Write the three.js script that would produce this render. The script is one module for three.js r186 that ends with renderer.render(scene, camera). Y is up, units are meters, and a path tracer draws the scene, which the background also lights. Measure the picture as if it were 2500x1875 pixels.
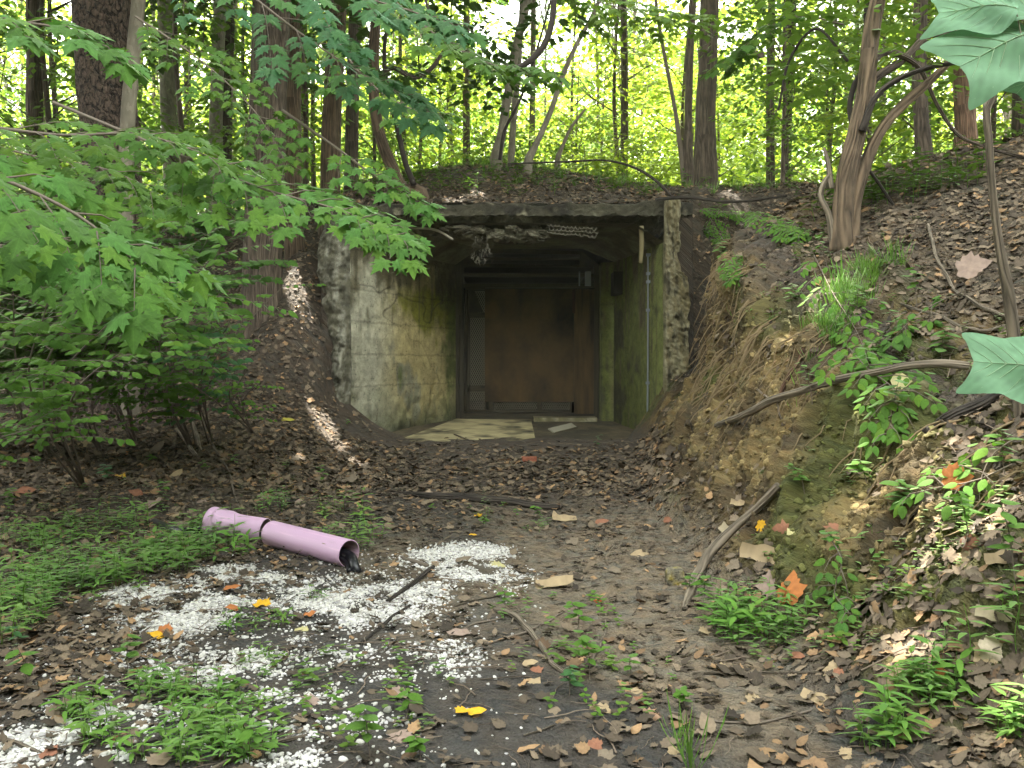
import * as THREE from 'three';
import { mergeGeometries } from 'three/addons/utils/BufferGeometryUtils.js';

// ---------------------------------------------------------------- camera, sky, sun, exposure
const scene = new THREE.Scene();
const EYE = 1.55, PITCH = -1.35 * Math.PI / 180;
const camera = new THREE.PerspectiveCamera(50, 4 / 3, 0.1, 600);
camera.position.set(0, EYE, 0);
camera.rotation.x = PITCH;
scene.add(camera);
const SKY_TOP = [1.06, 1.1, 1.12], SKY_LOW = [1.25, 1.25, 1.12];
const skyData = new Float32Array(64 * 32 * 4);
for (let r = 0; r < 32; r++) for (let c = 0; c < 64; c++) {
  const up = Math.sin(((r + 0.5) / 32 - 0.5) * Math.PI), t = Math.max(0, Math.min(1, up));
  for (let k = 0; k < 3; k++) skyData[(r * 64 + c) * 4 + k] = up < -0.02 ? 0.25 : SKY_LOW[k] + (SKY_TOP[k] - SKY_LOW[k]) * Math.sqrt(t);
  skyData[(r * 64 + c) * 4 + 3] = 1;
}
const skyTex = new THREE.DataTexture(skyData, 64, 32, THREE.RGBAFormat, THREE.FloatType);
skyTex.mapping = THREE.EquirectangularReflectionMapping; skyTex.magFilter = THREE.LinearFilter; skyTex.needsUpdate = true;
scene.fog = new THREE.FogExp2(0xf6f8d8, 0.0009);
scene.background = skyTex; scene.environment = skyTex;
const sun = new THREE.DirectionalLight(new THREE.Color(1, 0.93, 0.8), 5);
sun.position.set(-15, 52, -40); sun.target.position.set(0, 2, -10);
sun.castShadow = true; sun.shadow.mapSize.set(2048, 2048);
Object.assign(sun.shadow.camera, { left: -40, right: 40, top: 40, bottom: -40, near: 1, far: 160 });
scene.add(sun, sun.target);
const renderer = new THREE.WebGLRenderer({ antialias: true });
renderer.toneMapping = THREE.LinearToneMapping;
renderer.toneMappingExposure = 7.8;
renderer.shadowMap.enabled = true;

// ---------------------------------------------------------------- numbers
const { clamp, lerp } = THREE.MathUtils;
const V = (x, y, z) => new THREE.Vector3(x, y, z);
const sst = (a, b, x) => { const t = clamp((x - a) / (b - a), 0, 1); return t * t * (3 - 2 * t); };
function Rng(seed) { let a = seed >>> 0; const f = () => { a = (a + 0x6D2B79F5) | 0; let t = Math.imul(a ^ (a >>> 15), 1 | a); t = (t + Math.imul(t ^ (t >>> 7), 61 | t)) ^ t; return ((t ^ (t >>> 14)) >>> 0) / 4294967296; };
  f.r = (a0, b0) => a0 + (b0 - a0) * f(); f.n = () => (f() + f() + f() - 1.5) / 1.5; f.pick = (l) => l[Math.floor(f() * l.length)]; return f; }
const hash = (x, y, z = 0) => { let h = Math.imul(x | 0, 374761393) + Math.imul(y | 0, 668265263) + Math.imul(z | 0, 2147483647 ^ 0x5bd1e995); h = Math.imul(h ^ (h >>> 13), 1274126177); return ((h ^ (h >>> 16)) >>> 0) / 4294967296; };
const fade = (t) => t * t * (3 - 2 * t);
function n2(x, y, s = 0, per = 0) { // value noise -1..1, periodic when per > 0
  const ix = Math.floor(x), iy = Math.floor(y), fx = fade(x - ix), fy = fade(y - iy), w = per ? (v) => ((v % per) + per) % per : (v) => v;
  const a = hash(w(ix), w(iy), s), b = hash(w(ix + 1), w(iy), s), c = hash(w(ix), w(iy + 1), s), d = hash(w(ix + 1), w(iy + 1), s);
  return (a + (b - a) * fx + (c - a) * fy + (a - b - c + d) * fx * fy) * 2 - 1;
}
const fbm = (x, y, o = 4, s = 0, per = 0) => { let v = 0, a = 0.5, f = 1; for (let i = 0; i < o; i++) { v += a * n2(x * f, y * f, s + i * 17, per * f); a *= 0.5; f *= 2; } return v; };
function n3(x, y, z, s = 0) { const iz = Math.floor(z), t = fade(z - iz); return lerp(n2(x, y, s + iz * 131), n2(x, y, s + (iz + 1) * 131), t); }

// pixel of the photograph (2500 x 1875) -> ray; at(): the point of that ray at depth d (metres along -z)
const FOC = 937.5 / Math.tan(25 * Math.PI / 180);
function ray(px, py) { const u = (px - 1250) / FOC, v = -(py - 937.5) / FOC, c = Math.cos(PITCH), s = Math.sin(PITCH); const y = v * c + s, z = v * s - c; return [u / -z, y / -z]; }
const at = (px, py, d) => { const [u, v] = ray(px, py); return V(u * d, EYE + v * d, -d); };

// ---------------------------------------------------------------- the shape of the land
function table(keys, x) { if (x <= keys[0][0]) return keys[0][1]; for (let i = 1; i < keys.length; i++) if (x <= keys[i][0]) { const t = (x - keys[i - 1][0]) / (keys[i][0] - keys[i - 1][0]); return lerp(keys[i - 1][1], keys[i][1], t); } return keys[keys.length - 1][1]; }
const PX0 = -3.3, PX1 = 3.15, PD = 14.35; // the portal's cut in the hill
const FLOOR = 0.42;
const FOOT = [[0, 1.8], [3, 1.62], [4.4, 1.42], [6, 1.37], [9.4, 1.5], [11, 1.7], [12.2, 1.9], [13.4, 1.95], [14.4, 2.0], [18, 2.4]];
const SS = [0, 0.4, 0.8, 1.0, 1.6, 3, 5, 8, 14];
const PROF = [[2.5, [0, 0.2, 0.5, 0.7, 1.1, 1.75, 2.5, 3.2, 4]], [5, [0, 0.22, 0.8, 1.1, 1.5, 2.2, 3.1, 3.8, 4.3]], [7.5, [0, 0.4, 1.1, 1.75, 2.3, 2.9, 3.6, 4.1, 4.4]],
  [9.2, [0, 0.5, 1.2, 2.6, 3.05, 3.6, 4.1, 4.3, 4.4]], [10.9, [0, 0.5, 1.15, 2.75, 3.2, 3.8, 4.2, 4.4, 4.5]], [11.35, [0, 0.45, 0.9, 1.05, 1.5, 3.9, 4.3, 4.4, 4.5]], [14.5, [0, 0.5, 1.0, 1.1, 1.5, 4.0, 4.4, 4.5, 4.5]]];
const LEFT = [[4, 0], [7, 0.04], [9, 0.2], [11, 0.5], [12.5, 0.85], [14, 1.6], [16, 3.0], [18, 4.2], [20, 4.9], [24, 5.2], [60, 4.8]];
function prof(row, s) { if (s <= 0) return 0; for (let i = 1; i < SS.length; i++) if (s <= SS[i]) return lerp(row[i - 1], row[i], (s - SS[i - 1]) / (SS[i] - SS[i - 1])); return row[row.length - 1]; }
function bank(s, D) { if (D <= PROF[0][0]) return prof(PROF[0][1], s) * 1; for (let i = 1; i < PROF.length; i++) if (D <= PROF[i][0]) { const t = fade((D - PROF[i - 1][0]) / (PROF[i][0] - PROF[i - 1][0])); return lerp(prof(PROF[i - 1][1], s), prof(PROF[i][1], s), t); } return prof(PROF[PROF.length - 1][1], s); }
function footAt(D) { return table(FOOT, D) + 0.14 * n2(D * 0.9, 3, 5) * sst(14, 12, D) + (0.10 * n2(D * 2.7, 1, 9) + 0.05 * n2(D * 7, 1, 10)) * sst(13.2, 12, D) * sst(2.5, 5, D); }
const track = (D) => 0.27 * sst(5, 14.2, D);
const floorAt = (D) => 0.42 - 0.05 * (17.5 - D); // the bunker's floor falls towards the front
function hillTop(x, D) { const t = D - 14.4, m = 0.72 + 0.35 * Math.exp(-(((x + 0.4) / 2.6) ** 2)) + 0.1 * sst(3, 7, x);
  return 4.3 + 1.62 * m * sst(-0.6, 4.6, t) - 1.2 * sst(5, 16, t) + 0.1 * fbm(x * 0.8, D * 0.8, 3, 3) * sst(0, 1, t) + 0.03 * n2(x * 4, D * 4, 8); }
function H(x, z) {
  const D = -z;
  let h;
  if (D >= PD && x > PX0 && x < PX1) return hillTop(x, D);
  const g = track(D) + 0.05 * fbm(x * 0.7, D * 0.7, 3, 1) + 0.012 * n2(x * 5, D * 5, 2) - 0.05 * Math.exp(-((x - 0.3) ** 2) / 0.6) * sst(13, 8, D);
  const L = table(LEFT, D) + 0.12 * fbm(x * 0.9, D * 0.9, 3, 4) * sst(7, 10, D);
  h = lerp(g, L, sst(-1.7, -4.3, x)) + 1.0 * sst(13.2, 14.6, D) * sst(18, 15.5, D) * sst(-3.0, -3.3, x) * sst(-5.2, -3.6, x);
  if (x > 0) {
    const s = x - footAt(D), rough = sst(0.1, 0.5, s) * sst(4, 1.2, s);
    const b = bank(s, D) + rough * (0.16 * fbm(x * 1.6, D * 1.6, 3, 6) + 0.09 * n2(x * 6, D * 6, 7) + 0.06 * n2(x * 14, D * 14, 12) * sst(3, 1.2, s)) + sst(1, 3, s) * 0.16 * fbm(x * 0.6, D * 0.6, 3, 13);
    h = Math.max(h, s > 0 ? g + b : h);
  }
  const far = hillTop(clamp(x, -4, 7), D);
  if (D > 14.4 && x >= PX1) h = lerp(h, far, sst(14.5, 16.5, D));
  if (D > 14.4 && x <= PX0) h = lerp(h, far, sst(17, 20, D) * sst(-10, -3.3, x));
  return h;
}
function G(px, py) { // where the ray through a pixel meets the land
  const [u, v] = ray(px, py); let d = 0.8;
  for (let i = 0; i < 4000; i++) { const y = EYE + v * d, gy = H(u * d, -d); if (y <= gy) return V(u * d, gy, -d); d += clamp((y - gy) * 0.3, 0.004, 0.3); if (d > 90) break; }
  return V(u * d, H(u * d, -d), -d);
}
let clayMesh = null; const caster = new THREE.Raycaster(); let lastN = null;
function G2(px, py) { // like G, but also meets the clay face of the right bank; lastN is the face's normal there
  const p = G(px, py), s = p.x - footAt(-p.z); lastN = null; if (!clayMesh || s < -0.3 || s > 2.2 || p.z > -3.2 || p.z < -12.5) return p;
  const [u, v] = ray(px, py), eye = V(0, EYE, 0), d = V(u, v, -1).normalize(); caster.set(eye, d); const h = caster.intersectObject(clayMesh)[0];
  if (!h || h.distance > p.distanceTo(eye) + 0.02) return p; lastN = h.face.normal.clone(); if (lastN.dot(d) > 0) lastN.negate(); return h.point.clone(); }
const ground = (x, z) => V(x, H(x, z), z);
function gNormal(x, z, e = 0.06) { return V(H(x - e, z) - H(x + e, z), 2 * e, H(x, z - e) - H(x, z + e)).normalize(); }

// ---------------------------------------------------------------- textures
function tex(w, h, fn, repeat = 1) { // fn(u, v) -> [r,g,b] linear 0..1 (stored as square root-free bytes), tiling
  const d = new Uint8Array(w * h * 4);
  for (let j = 0; j < h; j++) for (let i = 0; i < w; i++) { const c = fn((i + 0.5) / w, (j + 0.5) / h), k = (j * w + i) * 4; for (let q = 0; q < 3; q++) d[k + q] = clamp((c.length ? c[q] : c) * 255, 0, 255); d[k + 3] = 255; }
  const t = new THREE.DataTexture(d, w, h); t.wrapS = t.wrapT = THREE.RepeatWrapping; t.magFilter = THREE.LinearFilter; t.minFilter = THREE.LinearMipmapLinearFilter; t.generateMipmaps = true; t.needsUpdate = true;
  if (repeat.length) t.repeat.set(...repeat); else t.repeat.set(repeat, repeat);
  return t;
}
const P = (u, v, f, o, s) => fbm(u * f, v * f, o, s, f); // periodic fbm over the unit square
const soilH = (u, v) => 0.5 + 0.35 * P(u, v, 16, 5, 21) + 0.25 * P(u, v, 64, 2, 22);
const soilMap = tex(512, 512, (u, v) => { const h = soilH(u, v), k = clamp(0.25 + 0.85 * h, 0.1, 1), sp = hash(Math.floor(u * 170), Math.floor(v * 170), 5) > 0.975 ? 0.3 : 0; const w = P(u, v, 8, 3, 30) * 0.12; return [k + sp + w, k * 0.97 + sp, k * 0.94 + sp * 0.9 - w]; }, 1 / 0.9);
const soilBump = tex(512, 512, (u, v) => clamp(soilH(u, v), 0, 1), 1 / 0.9);
const concMap = tex(512, 512, (u, v) => { const k = 0.74 + 0.36 * P(u, v, 12, 5, 41) + 0.2 * P(u, v, 90, 2, 42); const pit = P(u, v, 48, 2, 44) > 0.42 ? -0.3 : 0; return [k + pit, k + pit, (k + pit) * 0.98]; }, 1 / 1.3);
const concBump = tex(512, 512, (u, v) => clamp(0.6 + 0.25 * P(u, v, 24, 4, 43) + 0.15 * P(u, v, 90, 2, 42) - (P(u, v, 48, 2, 44) > 0.42 ? 0.35 : 0), 0, 1), 1 / 1.3);
const oakF = (u, v) => { const w = P(u, v, 6, 3, 51) * 0.09; const a = Math.abs(P(u * 1 + w, v * 0.25, 12, 3, 52)), b = Math.abs(fbm((u + w) * 20, (v + w * 0.5) * 10, 2, 53, 20)); return clamp(Math.min(a * 5, 0.25 + b * 2.2), 0, 1); };
const cellF = (u, v) => { // fissured plates: distance to the border of stretched cells
  const nx = 17, ny = 8; const x = (u + 0.03 * n2(u * 12, v * 12, 61, 12) + 0.018 * n2(u * 40, v * 40, 62, 40)) * nx, y = (v + 0.05 * n2(u * 9, v * 9, 63, 9) + 0.02 * n2(u * 40, v * 40, 66, 40)) * ny; const ix = Math.floor(x), iy = Math.floor(y); let d1 = 9, d2 = 9;
  for (let a = -1; a < 2; a++) for (let b = -1; b < 2; b++) { const cx = ((ix + a) % nx + nx) % nx, cy = ((iy + b) % ny + ny) % ny; const dx = ix + a + 0.5 + 0.42 * (hash(cx, cy, 64) * 2 - 1) - x, dy = (iy + b + 0.5 + 0.42 * (hash(cx, cy, 65) * 2 - 1) - y) * 0.75; const d = Math.hypot(dx, dy); if (d < d1) { d2 = d1; d1 = d; } else if (d < d2) d2 = d; }
  return sst(0.02, 0.3, d2 - d1); };
const oakMap = tex(512, 512, (u, v) => { const f = cellF(u, v), k = 0.2 + 0.4 * f + 0.5 * P(u, v, 24, 4, 54); return [k, k * 0.93, k * 0.88]; }, 1 / 1.1);
const oakBump = tex(512, 512, (u, v) => cellF(u, v) * 0.8 + 0.2 * (0.5 + P(u, v, 40, 3, 55)), 1 / 1.1);
const ridgeF = (u, v) => { const w = P(u, v, 4, 3, 71) * 0.05; return clamp(Math.abs(fbm((u + w) * 28, v * 3.5 + w * 4, 2, 72, 28)) * 2.6, 0, 1); };
const ridgeMap = tex(512, 512, (u, v) => { const f = ridgeF(u, v), k = 0.3 + 0.5 * f + 0.25 * P(u, v, 16, 4, 74); return [k, k * 0.96, k * 0.92]; }, [1 / 0.8, 0.5]);
const ridgeBump = tex(512, 512, (u, v) => ridgeF(u, v), [1 / 0.8, 0.5]);
const smoothMap = tex(256, 256, (u, v) => { const k = 0.7 + 0.3 * P(u, v, 6, 4, 81) + (P(u, v, 10, 3, 83) > 0.18 ? 0.2 : 0); return [k, k, k * 0.95]; }, [2, 0.8]);
const rustMap = tex(512, 512, (u, v) => { const k = 0.62 + 0.85 * P(u, v, 6, 5, 91) + 0.15 * P(u, v, 80, 2, 92), s = 0.3 * fbm(u * 20, v * 2, 3, 93, 20) + 0.35 * sst(0.2, 0.4, P(u, v, 5, 3, 94)); return [k + s, k * 0.95 + s * 0.85, k * 0.9 + s * 0.5]; }, 0.5);
const leafMap = tex(128, 128, (u, v) => { const k = 0.86 + 0.22 * P(u, v, 8, 3, 95); return [k, k, k * 0.9]; });

const palm = tex(128, 128, (u, v) => { const x = u - 0.5, y = v, a = Math.atan2(x, y + 0.02), r = Math.hypot(x, y); let w = 0; for (const q of [0, 0.75, -0.75, 1.35, -1.35]) w = Math.max(w, sst(0.022, 0.006, Math.abs(Math.sin(a - q)) * r) * (Math.cos(a - q) > 0 ? 1 : 0)); const b = 0.5 + 0.5 * Math.sin((y - Math.abs(x) * 0.7) * 60); const k = 0.8 + 0.2 * P(u, v, 8, 3, 95) - 0.06 * b; return [k + 0.16 * w, k + 0.12 * w, k * 0.9 + 0.16 * w]; });
const pinn = tex(128, 128, (u, v) => { const x = Math.abs(u - 0.5), m = sst(0.02, 0.006, x), q = (v - x * 0.8) * 9, e = Math.abs(q - Math.round(q)), w = Math.max(m, 0.6 * sst(0.14, 0.04, e)); const k = 0.8 + 0.2 * P(u, v, 8, 3, 96); return [k + 0.16 * w, k + 0.12 * w, k * 0.9 + 0.14 * w]; });
palm.wrapS = palm.wrapT = pinn.wrapS = pinn.wrapT = THREE.ClampToEdgeWrapping;
const std = (r, g, b, o = {}) => new THREE.MeshStandardMaterial({ color: new THREE.Color().setRGB(r, g, b), roughness: 0.92, ...o });
const leafMat = (r, g, b, o = {}) => new THREE.MeshPhysicalMaterial({ color: new THREE.Color().setRGB(r, g, b), roughness: 0.95, transmission: 0.42, thickness: 0, side: THREE.DoubleSide, specularIntensity: 0.45, ...o });
const M = {
  soil: new THREE.MeshStandardMaterial({ vertexColors: true, map: soilMap, bumpMap: soilBump, bumpScale: 0.05, roughness: 0.95 }),
  concrete: new THREE.MeshStandardMaterial({ vertexColors: true, map: concMap, bumpMap: concBump, bumpScale: 0.02, roughness: 0.93 }),
  oak: std(0.16, 0.12, 0.095, { map: oakMap, bumpMap: oakBump, bumpScale: 0.035 }),
  ridge: std(0.19, 0.15, 0.115, { map: ridgeMap, bumpMap: ridgeBump, bumpScale: 0.02 }),
  ridgeDark: std(0.10, 0.078, 0.06, { map: ridgeMap, bumpMap: ridgeBump, bumpScale: 0.02 }),
  ridgeRed: std(0.21, 0.15, 0.10, { map: ridgeMap, bumpMap: ridgeBump, bumpScale: 0.015 }),
  smooth: std(0.26, 0.23, 0.18, { map: smoothMap }),
  pale: std(0.30, 0.28, 0.22, { map: smoothMap }),
  vine: std(0.035, 0.028, 0.022),
  twig: std(0.16, 0.13, 0.10), twigPale: std(0.33, 0.28, 0.21, { map: ridgeMap, bumpMap: ridgeBump, bumpScale: 0.01 }), twigDark: std(0.075, 0.062, 0.05, { map: ridgeMap, bumpMap: ridgeBump, bumpScale: 0.012 }),
  rust: std(0.078, 0.048, 0.016, { map: rustMap, roughness: 0.85 }), rustRed: std(0.05, 0.018, 0.009, { map: rustMap }),
  steel: std(0.045, 0.037, 0.02, { map: rustMap, roughness: 0.7, metalness: 0.2 }), wire: std(0.22, 0.2, 0.15, { roughness: 0.6, metalness: 0.5 }),
  galv: std(0.2, 0.22, 0.23, { roughness: 0.5, metalness: 0.5 }), dark: std(0.02, 0.018, 0.014),
  purple: std(0.72, 0.47, 0.68, { roughness: 0.5, map: tex(256, 256, (u, v) => { const n = P(u, v, 4, 5, 120), sc = sst(0.3, 0.5, Math.abs(fbm(u * 30, v * 6, 3, 121, 30))), d = Math.max(sst(0.05, 0.35, n) * 0.55, sst(0.55, 0.62, P(u, v, 30, 2, 122)) * 0.7); return [0.9 - d * 0.75 + 0.1 * sc, 0.9 - d * 0.7 + 0.12 * sc, 0.9 - d * 1.0 + 0.08 * sc]; }) }), black: std(0.012, 0.012, 0.016, { roughness: 0.35 }),
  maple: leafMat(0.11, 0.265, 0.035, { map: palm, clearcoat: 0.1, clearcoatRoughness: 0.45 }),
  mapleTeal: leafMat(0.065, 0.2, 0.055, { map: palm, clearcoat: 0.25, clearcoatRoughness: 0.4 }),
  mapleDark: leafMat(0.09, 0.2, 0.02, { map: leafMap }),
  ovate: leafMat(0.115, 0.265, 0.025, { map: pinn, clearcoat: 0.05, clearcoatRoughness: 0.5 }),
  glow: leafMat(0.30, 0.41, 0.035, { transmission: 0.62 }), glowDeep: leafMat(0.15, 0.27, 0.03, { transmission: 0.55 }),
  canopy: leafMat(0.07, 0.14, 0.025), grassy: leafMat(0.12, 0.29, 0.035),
  tulipVein: leafMat(0.42, 0.58, 0.36),
  tulip: leafMat(0.24, 0.48, 0.29, { clearcoat: 0.35, clearcoatRoughness: 0.45, map: palm }),  // pale base colour has the sky glare on the leaves painted in
};
const variants = new Map(); // a few tones of the same leaf
function tone(m, k) { if (!variants.has(m)) variants.set(m, [m, ...[[0.78, 0.8, 0.8], [1.2, 1.08, 0.8], [0.9, 1.0, 1.25]].map(([r, g, b]) => { const c = m.clone(); c.color.setRGB(m.color.r * r, m.color.g * g, m.color.b * b); return c; })]); return variants.get(m)[k % 4]; }

// ---------------------------------------------------------------- names, labels
const used = {};
function numbered(n) { const k = used[n] = (used[n] ?? -1) + 1; return k ? `${n}_${String(k).padStart(3, '0')}` : n; }
function tag(o, label, category, group, kind) { Object.assign(o.userData, { label }); if (category) o.userData.category = category; if (group) o.userData.group = group; if (kind) o.userData.kind = kind; return o; }
function thing(name, label, category, pos = [0, 0, 0], group) { const o = new THREE.Group(); o.name = numbered(name); o.position.set(...(pos.isVector3 ? pos.toArray() : pos)); scene.add(o); return tag(o, label, category, group); }
function mesh(name, geo, mat, parent = scene) { const o = new THREE.Mesh(geo, mat); o.name = parent === scene ? numbered(name) : name; o.castShadow = o.receiveShadow = true; parent.add(o); return o; }
const struct = (name, geo, mat, label) => { const o = mesh(name, geo, mat); o.userData.kind = 'structure'; if (label) o.userData.label = label; return o; };
function inst(name, geo, mat, mats, colors, parent = scene) { const o = new THREE.InstancedMesh(geo, mat, mats.length); o.name = parent === scene ? numbered(name) : name; mats.forEach((m, i) => o.setMatrixAt(i, m)); if (colors) colors.forEach((c, i) => o.setColorAt(i, c)); o.castShadow = o.receiveShadow = true; parent.add(o); o.userData.kind = 'stuff'; return o; }

// ---------------------------------------------------------------- geometry helpers
function geo(pos, idx, uv, col) { const g = new THREE.BufferGeometry(); g.setAttribute('position', new THREE.Float32BufferAttribute(pos, 3)); if (uv) g.setAttribute('uv', new THREE.Float32BufferAttribute(uv, 2)); if (col) g.setAttribute('color', new THREE.Float32BufferAttribute(col, 3)); g.setIndex(idx); g.computeVertexNormals(); return g; }
function limb(pts, rad, { radial = 8, step = 0.12, ridge = 0, freq = 3, seed = 0, cap = true, wob = 0 } = {}) { // a tapered tube along points
  const curve = pts.length > 2 ? new THREE.CatmullRomCurve3(pts, false, 'centripetal') : new THREE.LineCurve3(pts[0], pts[1]);
  const len = curve.getLength(), n = Math.max(2, Math.min(400, Math.ceil(len / step)));
  const pos = [], uv = [], idx = []; let N = V(1, 0, 0); const c = V(), t = V(), B = V(), r0 = rad.reduce((a, b) => a + b) / rad.length;
  const frac = []; { let acc = [0]; for (let i = 1; i < pts.length; i++) acc.push(acc[i - 1] + pts[i].distanceTo(pts[i - 1])); for (const a of acc) frac.push(a / acc[acc.length - 1]); }
  for (let i = 0; i <= n; i++) {
    const f = i / n; curve.getPointAt(f, c); curve.getTangentAt(f, t);
    if (i === 0) { N = Math.abs(t.y) > 0.8 ? V(1, 0, 0) : V(0, 1, 0); }
    N.addScaledVector(t, -N.dot(t)).normalize(); B.crossVectors(t, N);
    const R = table(frac.map((q, k) => [q, rad[k]]), f);
    for (let j = 0; j <= radial; j++) { const a = j / radial * 2 * Math.PI, ca = Math.cos(a), sa = Math.sin(a), jj = j % radial;
      let r = R; if (ridge) r += ridge * (n3(ca * freq + 9, sa * freq + 9, f * len * 1.3, seed) + 0.5 * n3(ca * freq * 2.3, sa * freq * 2.3, f * len * 2.5, seed + 3)); if (wob) r *= 1 + wob * n3(ca * 1.3 + 5, sa * 1.3 + 5, f * len * 2.2, seed + 7);
      pos.push(c.x + (N.x * ca + B.x * sa) * r, c.y + (N.y * ca + B.y * sa) * r, c.z + (N.z * ca + B.z * sa) * r); uv.push(j / radial * Math.max(1, Math.round(2 * Math.PI * r0 * 4)) / 4, f * len); }
  }
  for (let i = 0; i < n; i++) for (let j = 0; j < radial; j++) { const a = i * (radial + 1) + j, b = a + radial + 1; idx.push(a, a + 1, b, b, a + 1, b + 1); }
  if (cap) for (const e of [0, n]) { curve.getPointAt(e / n, c); const k = pos.length / 3; pos.push(c.x, c.y, c.z); uv.push(0, 0); for (let j = 0; j < radial; j++) { const a = e * (radial + 1) + j; e ? idx.push(k, a, a + 1) : idx.push(k, a + 1, a); } }
  return geo(pos, idx, uv);
}
function box(x0, x1, y0, y1, z0, z1) { const g = new THREE.BoxGeometry(Math.abs(x1 - x0), Math.abs(y1 - y0), Math.abs(z1 - z0)); g.translate((x0 + x1) / 2, (y0 + y1) / 2, (z0 + z1) / 2); return g; }
function bar(a, b, w, d = w) { const g = new THREE.BoxGeometry(w, a.distanceTo(b), d); const q = new THREE.Quaternion().setFromUnitVectors(V(0, 1, 0), b.clone().sub(a).normalize()); g.applyQuaternion(q); const m = a.clone().add(b).multiplyScalar(0.5); g.translate(m.x, m.y, m.z); return g; }
const merge = (l) => mergeGeometries(l.map((g) => { const q = g.index ? g.toNonIndexed() : g; return q; }));
const mergeI = (l) => mergeGeometries(l);
function leafGeo(half, { fold = 0.15, curl = 0.15, cy = 0.3, wave = 0, rings = 1 } = {}) { // flat outline -> leaf lying in xz, stalk at the origin, tip at +z, upper side +y
  const out = [...half, ...half.slice(1, -1).reverse().map(([x, y]) => [-x, y])];
  const z = (x, y) => -fold * Math.abs(x) * 0.6 - curl * y * y + wave * Math.sin(x * 9 + y * 7) * 0.06;
  const pos = [0, z(0, cy), cy], uv = [0.5, cy], idx = [], n = out.length;
  for (let r = 1; r <= rings; r++) for (const [x0, y0] of out) { const x = x0 * r / rings, y = cy + (y0 - cy) * r / rings; pos.push(x, z(x, y), y); uv.push(x + 0.5, y); }
  for (let i = 0; i < n; i++) { const k = (i + 1) % n; idx.push(0, 1 + i, 1 + k); for (let r = 1; r < rings; r++) { const a = 1 + (r - 1) * n, b = a + n; idx.push(a + i, b + i, a + k, a + k, b + i, b + k); } }
  return geo(pos, idx, uv);
}
const MAPLE = [[0, 0], [0.15, -0.08], [0.42, -0.05], [0.29, 0.09], [0.57, 0.16], [0.43, 0.26], [0.68, 0.5], [0.41, 0.42], [0.23, 0.4], [0.38, 0.68], [0.21, 0.61], [0.13, 0.76], [0, 1.05]];
const BROAD = [[0, 0], [0.17, -0.07], [0.36, 0.0], [0.33, 0.11], [0.5, 0.2], [0.45, 0.3], [0.55, 0.46], [0.44, 0.48], [0.34, 0.52], [0.36, 0.64], [0.25, 0.66], [0.16, 0.78], [0, 0.98]];
const SIMPLE_MAPLE = [[0, 0], [0.35, -0.02], [0.3, 0.15], [0.6, 0.45], [0.28, 0.45], [0.3, 0.65], [0, 1]];
const OVATE = [[0, 0], [0.18, 0.1], [0.29, 0.3], [0.28, 0.5], [0.17, 0.75], [0, 1]];
const LANCE = [[0, 0], [0.07, 0.18], [0.085, 0.4], [0.05, 0.75], [0, 1]];
const DIAMOND = [[0, 0], [0.36, 0.42], [0, 1]];
const TULIP = [[0, 0], [0.1, -0.03], [0.3, 0.0], [0.46, 0.1], [0.53, 0.24], [0.5, 0.38], [0.46, 0.48], [0.46, 0.6], [0.47, 0.74], [0.47, 0.93], [0.3, 0.87], [0.16, 0.83], [0.06, 0.81], [0, 0.8]];
const STRIP = [[0, 0], [0.1, 0.03], [0.09, 0.3], [0.13, 0.5], [0.1, 0.8], [0.06, 1], [0, 0.97]];
const TUL = { fold: 0.25, curl: 0.22, wave: 0.5 }, tulZ = (x, y) => -TUL.fold * Math.abs(x) * 0.6 - TUL.curl * y * y + TUL.wave * Math.sin(x * 9 + y * 7) * 0.06;
const TULIP2 = TULIP.flatMap(([x, y], i) => { if (i === TULIP.length - 1) return [[x, y]]; const [x2, y2] = TULIP[i + 1], p = TULIP[Math.max(0, i - 1)], n = TULIP[Math.min(TULIP.length - 1, i + 2)], o = []; for (let k = 0; k < 4; k++) { const t = k / 4, f = (a, b, c, d) => 0.5 * (2 * b + (c - a) * t + (2 * a - 5 * b + 4 * c - d) * t * t + (3 * b - a - 3 * c + d) * t * t * t); o.push([Math.max(0, f(p[0], x, x2, n[0])) + 0.006 * n2(i * 4 + k, 3, 9), f(p[1], y, y2, n[1])]); } if (i === 0) o[0] = [0, 0]; return o; });
const tulipVeins = (() => { const l = [], v = (pts, r) => l.push(limb(pts.map(([x, y]) => V(x, tulZ(x, y) + 0.004, y)), pts.map((_, k) => r * (1 - 0.75 * k / (pts.length - 1))), { radial: 5, step: 0.04, cap: false })); v([[0, 0], [0, 0.2], [0, 0.4], [0, 0.6], [0, 0.8]], 0.009); for (const s of [1, -1]) for (const [y0, x1, y1] of [[0.08, 0.42, 0.2], [0.2, 0.4, 0.42], [0.34, 0.4, 0.7], [0.46, 0.4, 0.86], [0.6, 0.2, 0.8]]) v([[0, y0], [s * x1 * 0.5, lerp(y0, y1, 0.45)], [s * x1, y1]], 0.005); return mergeI(l); })();
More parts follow.
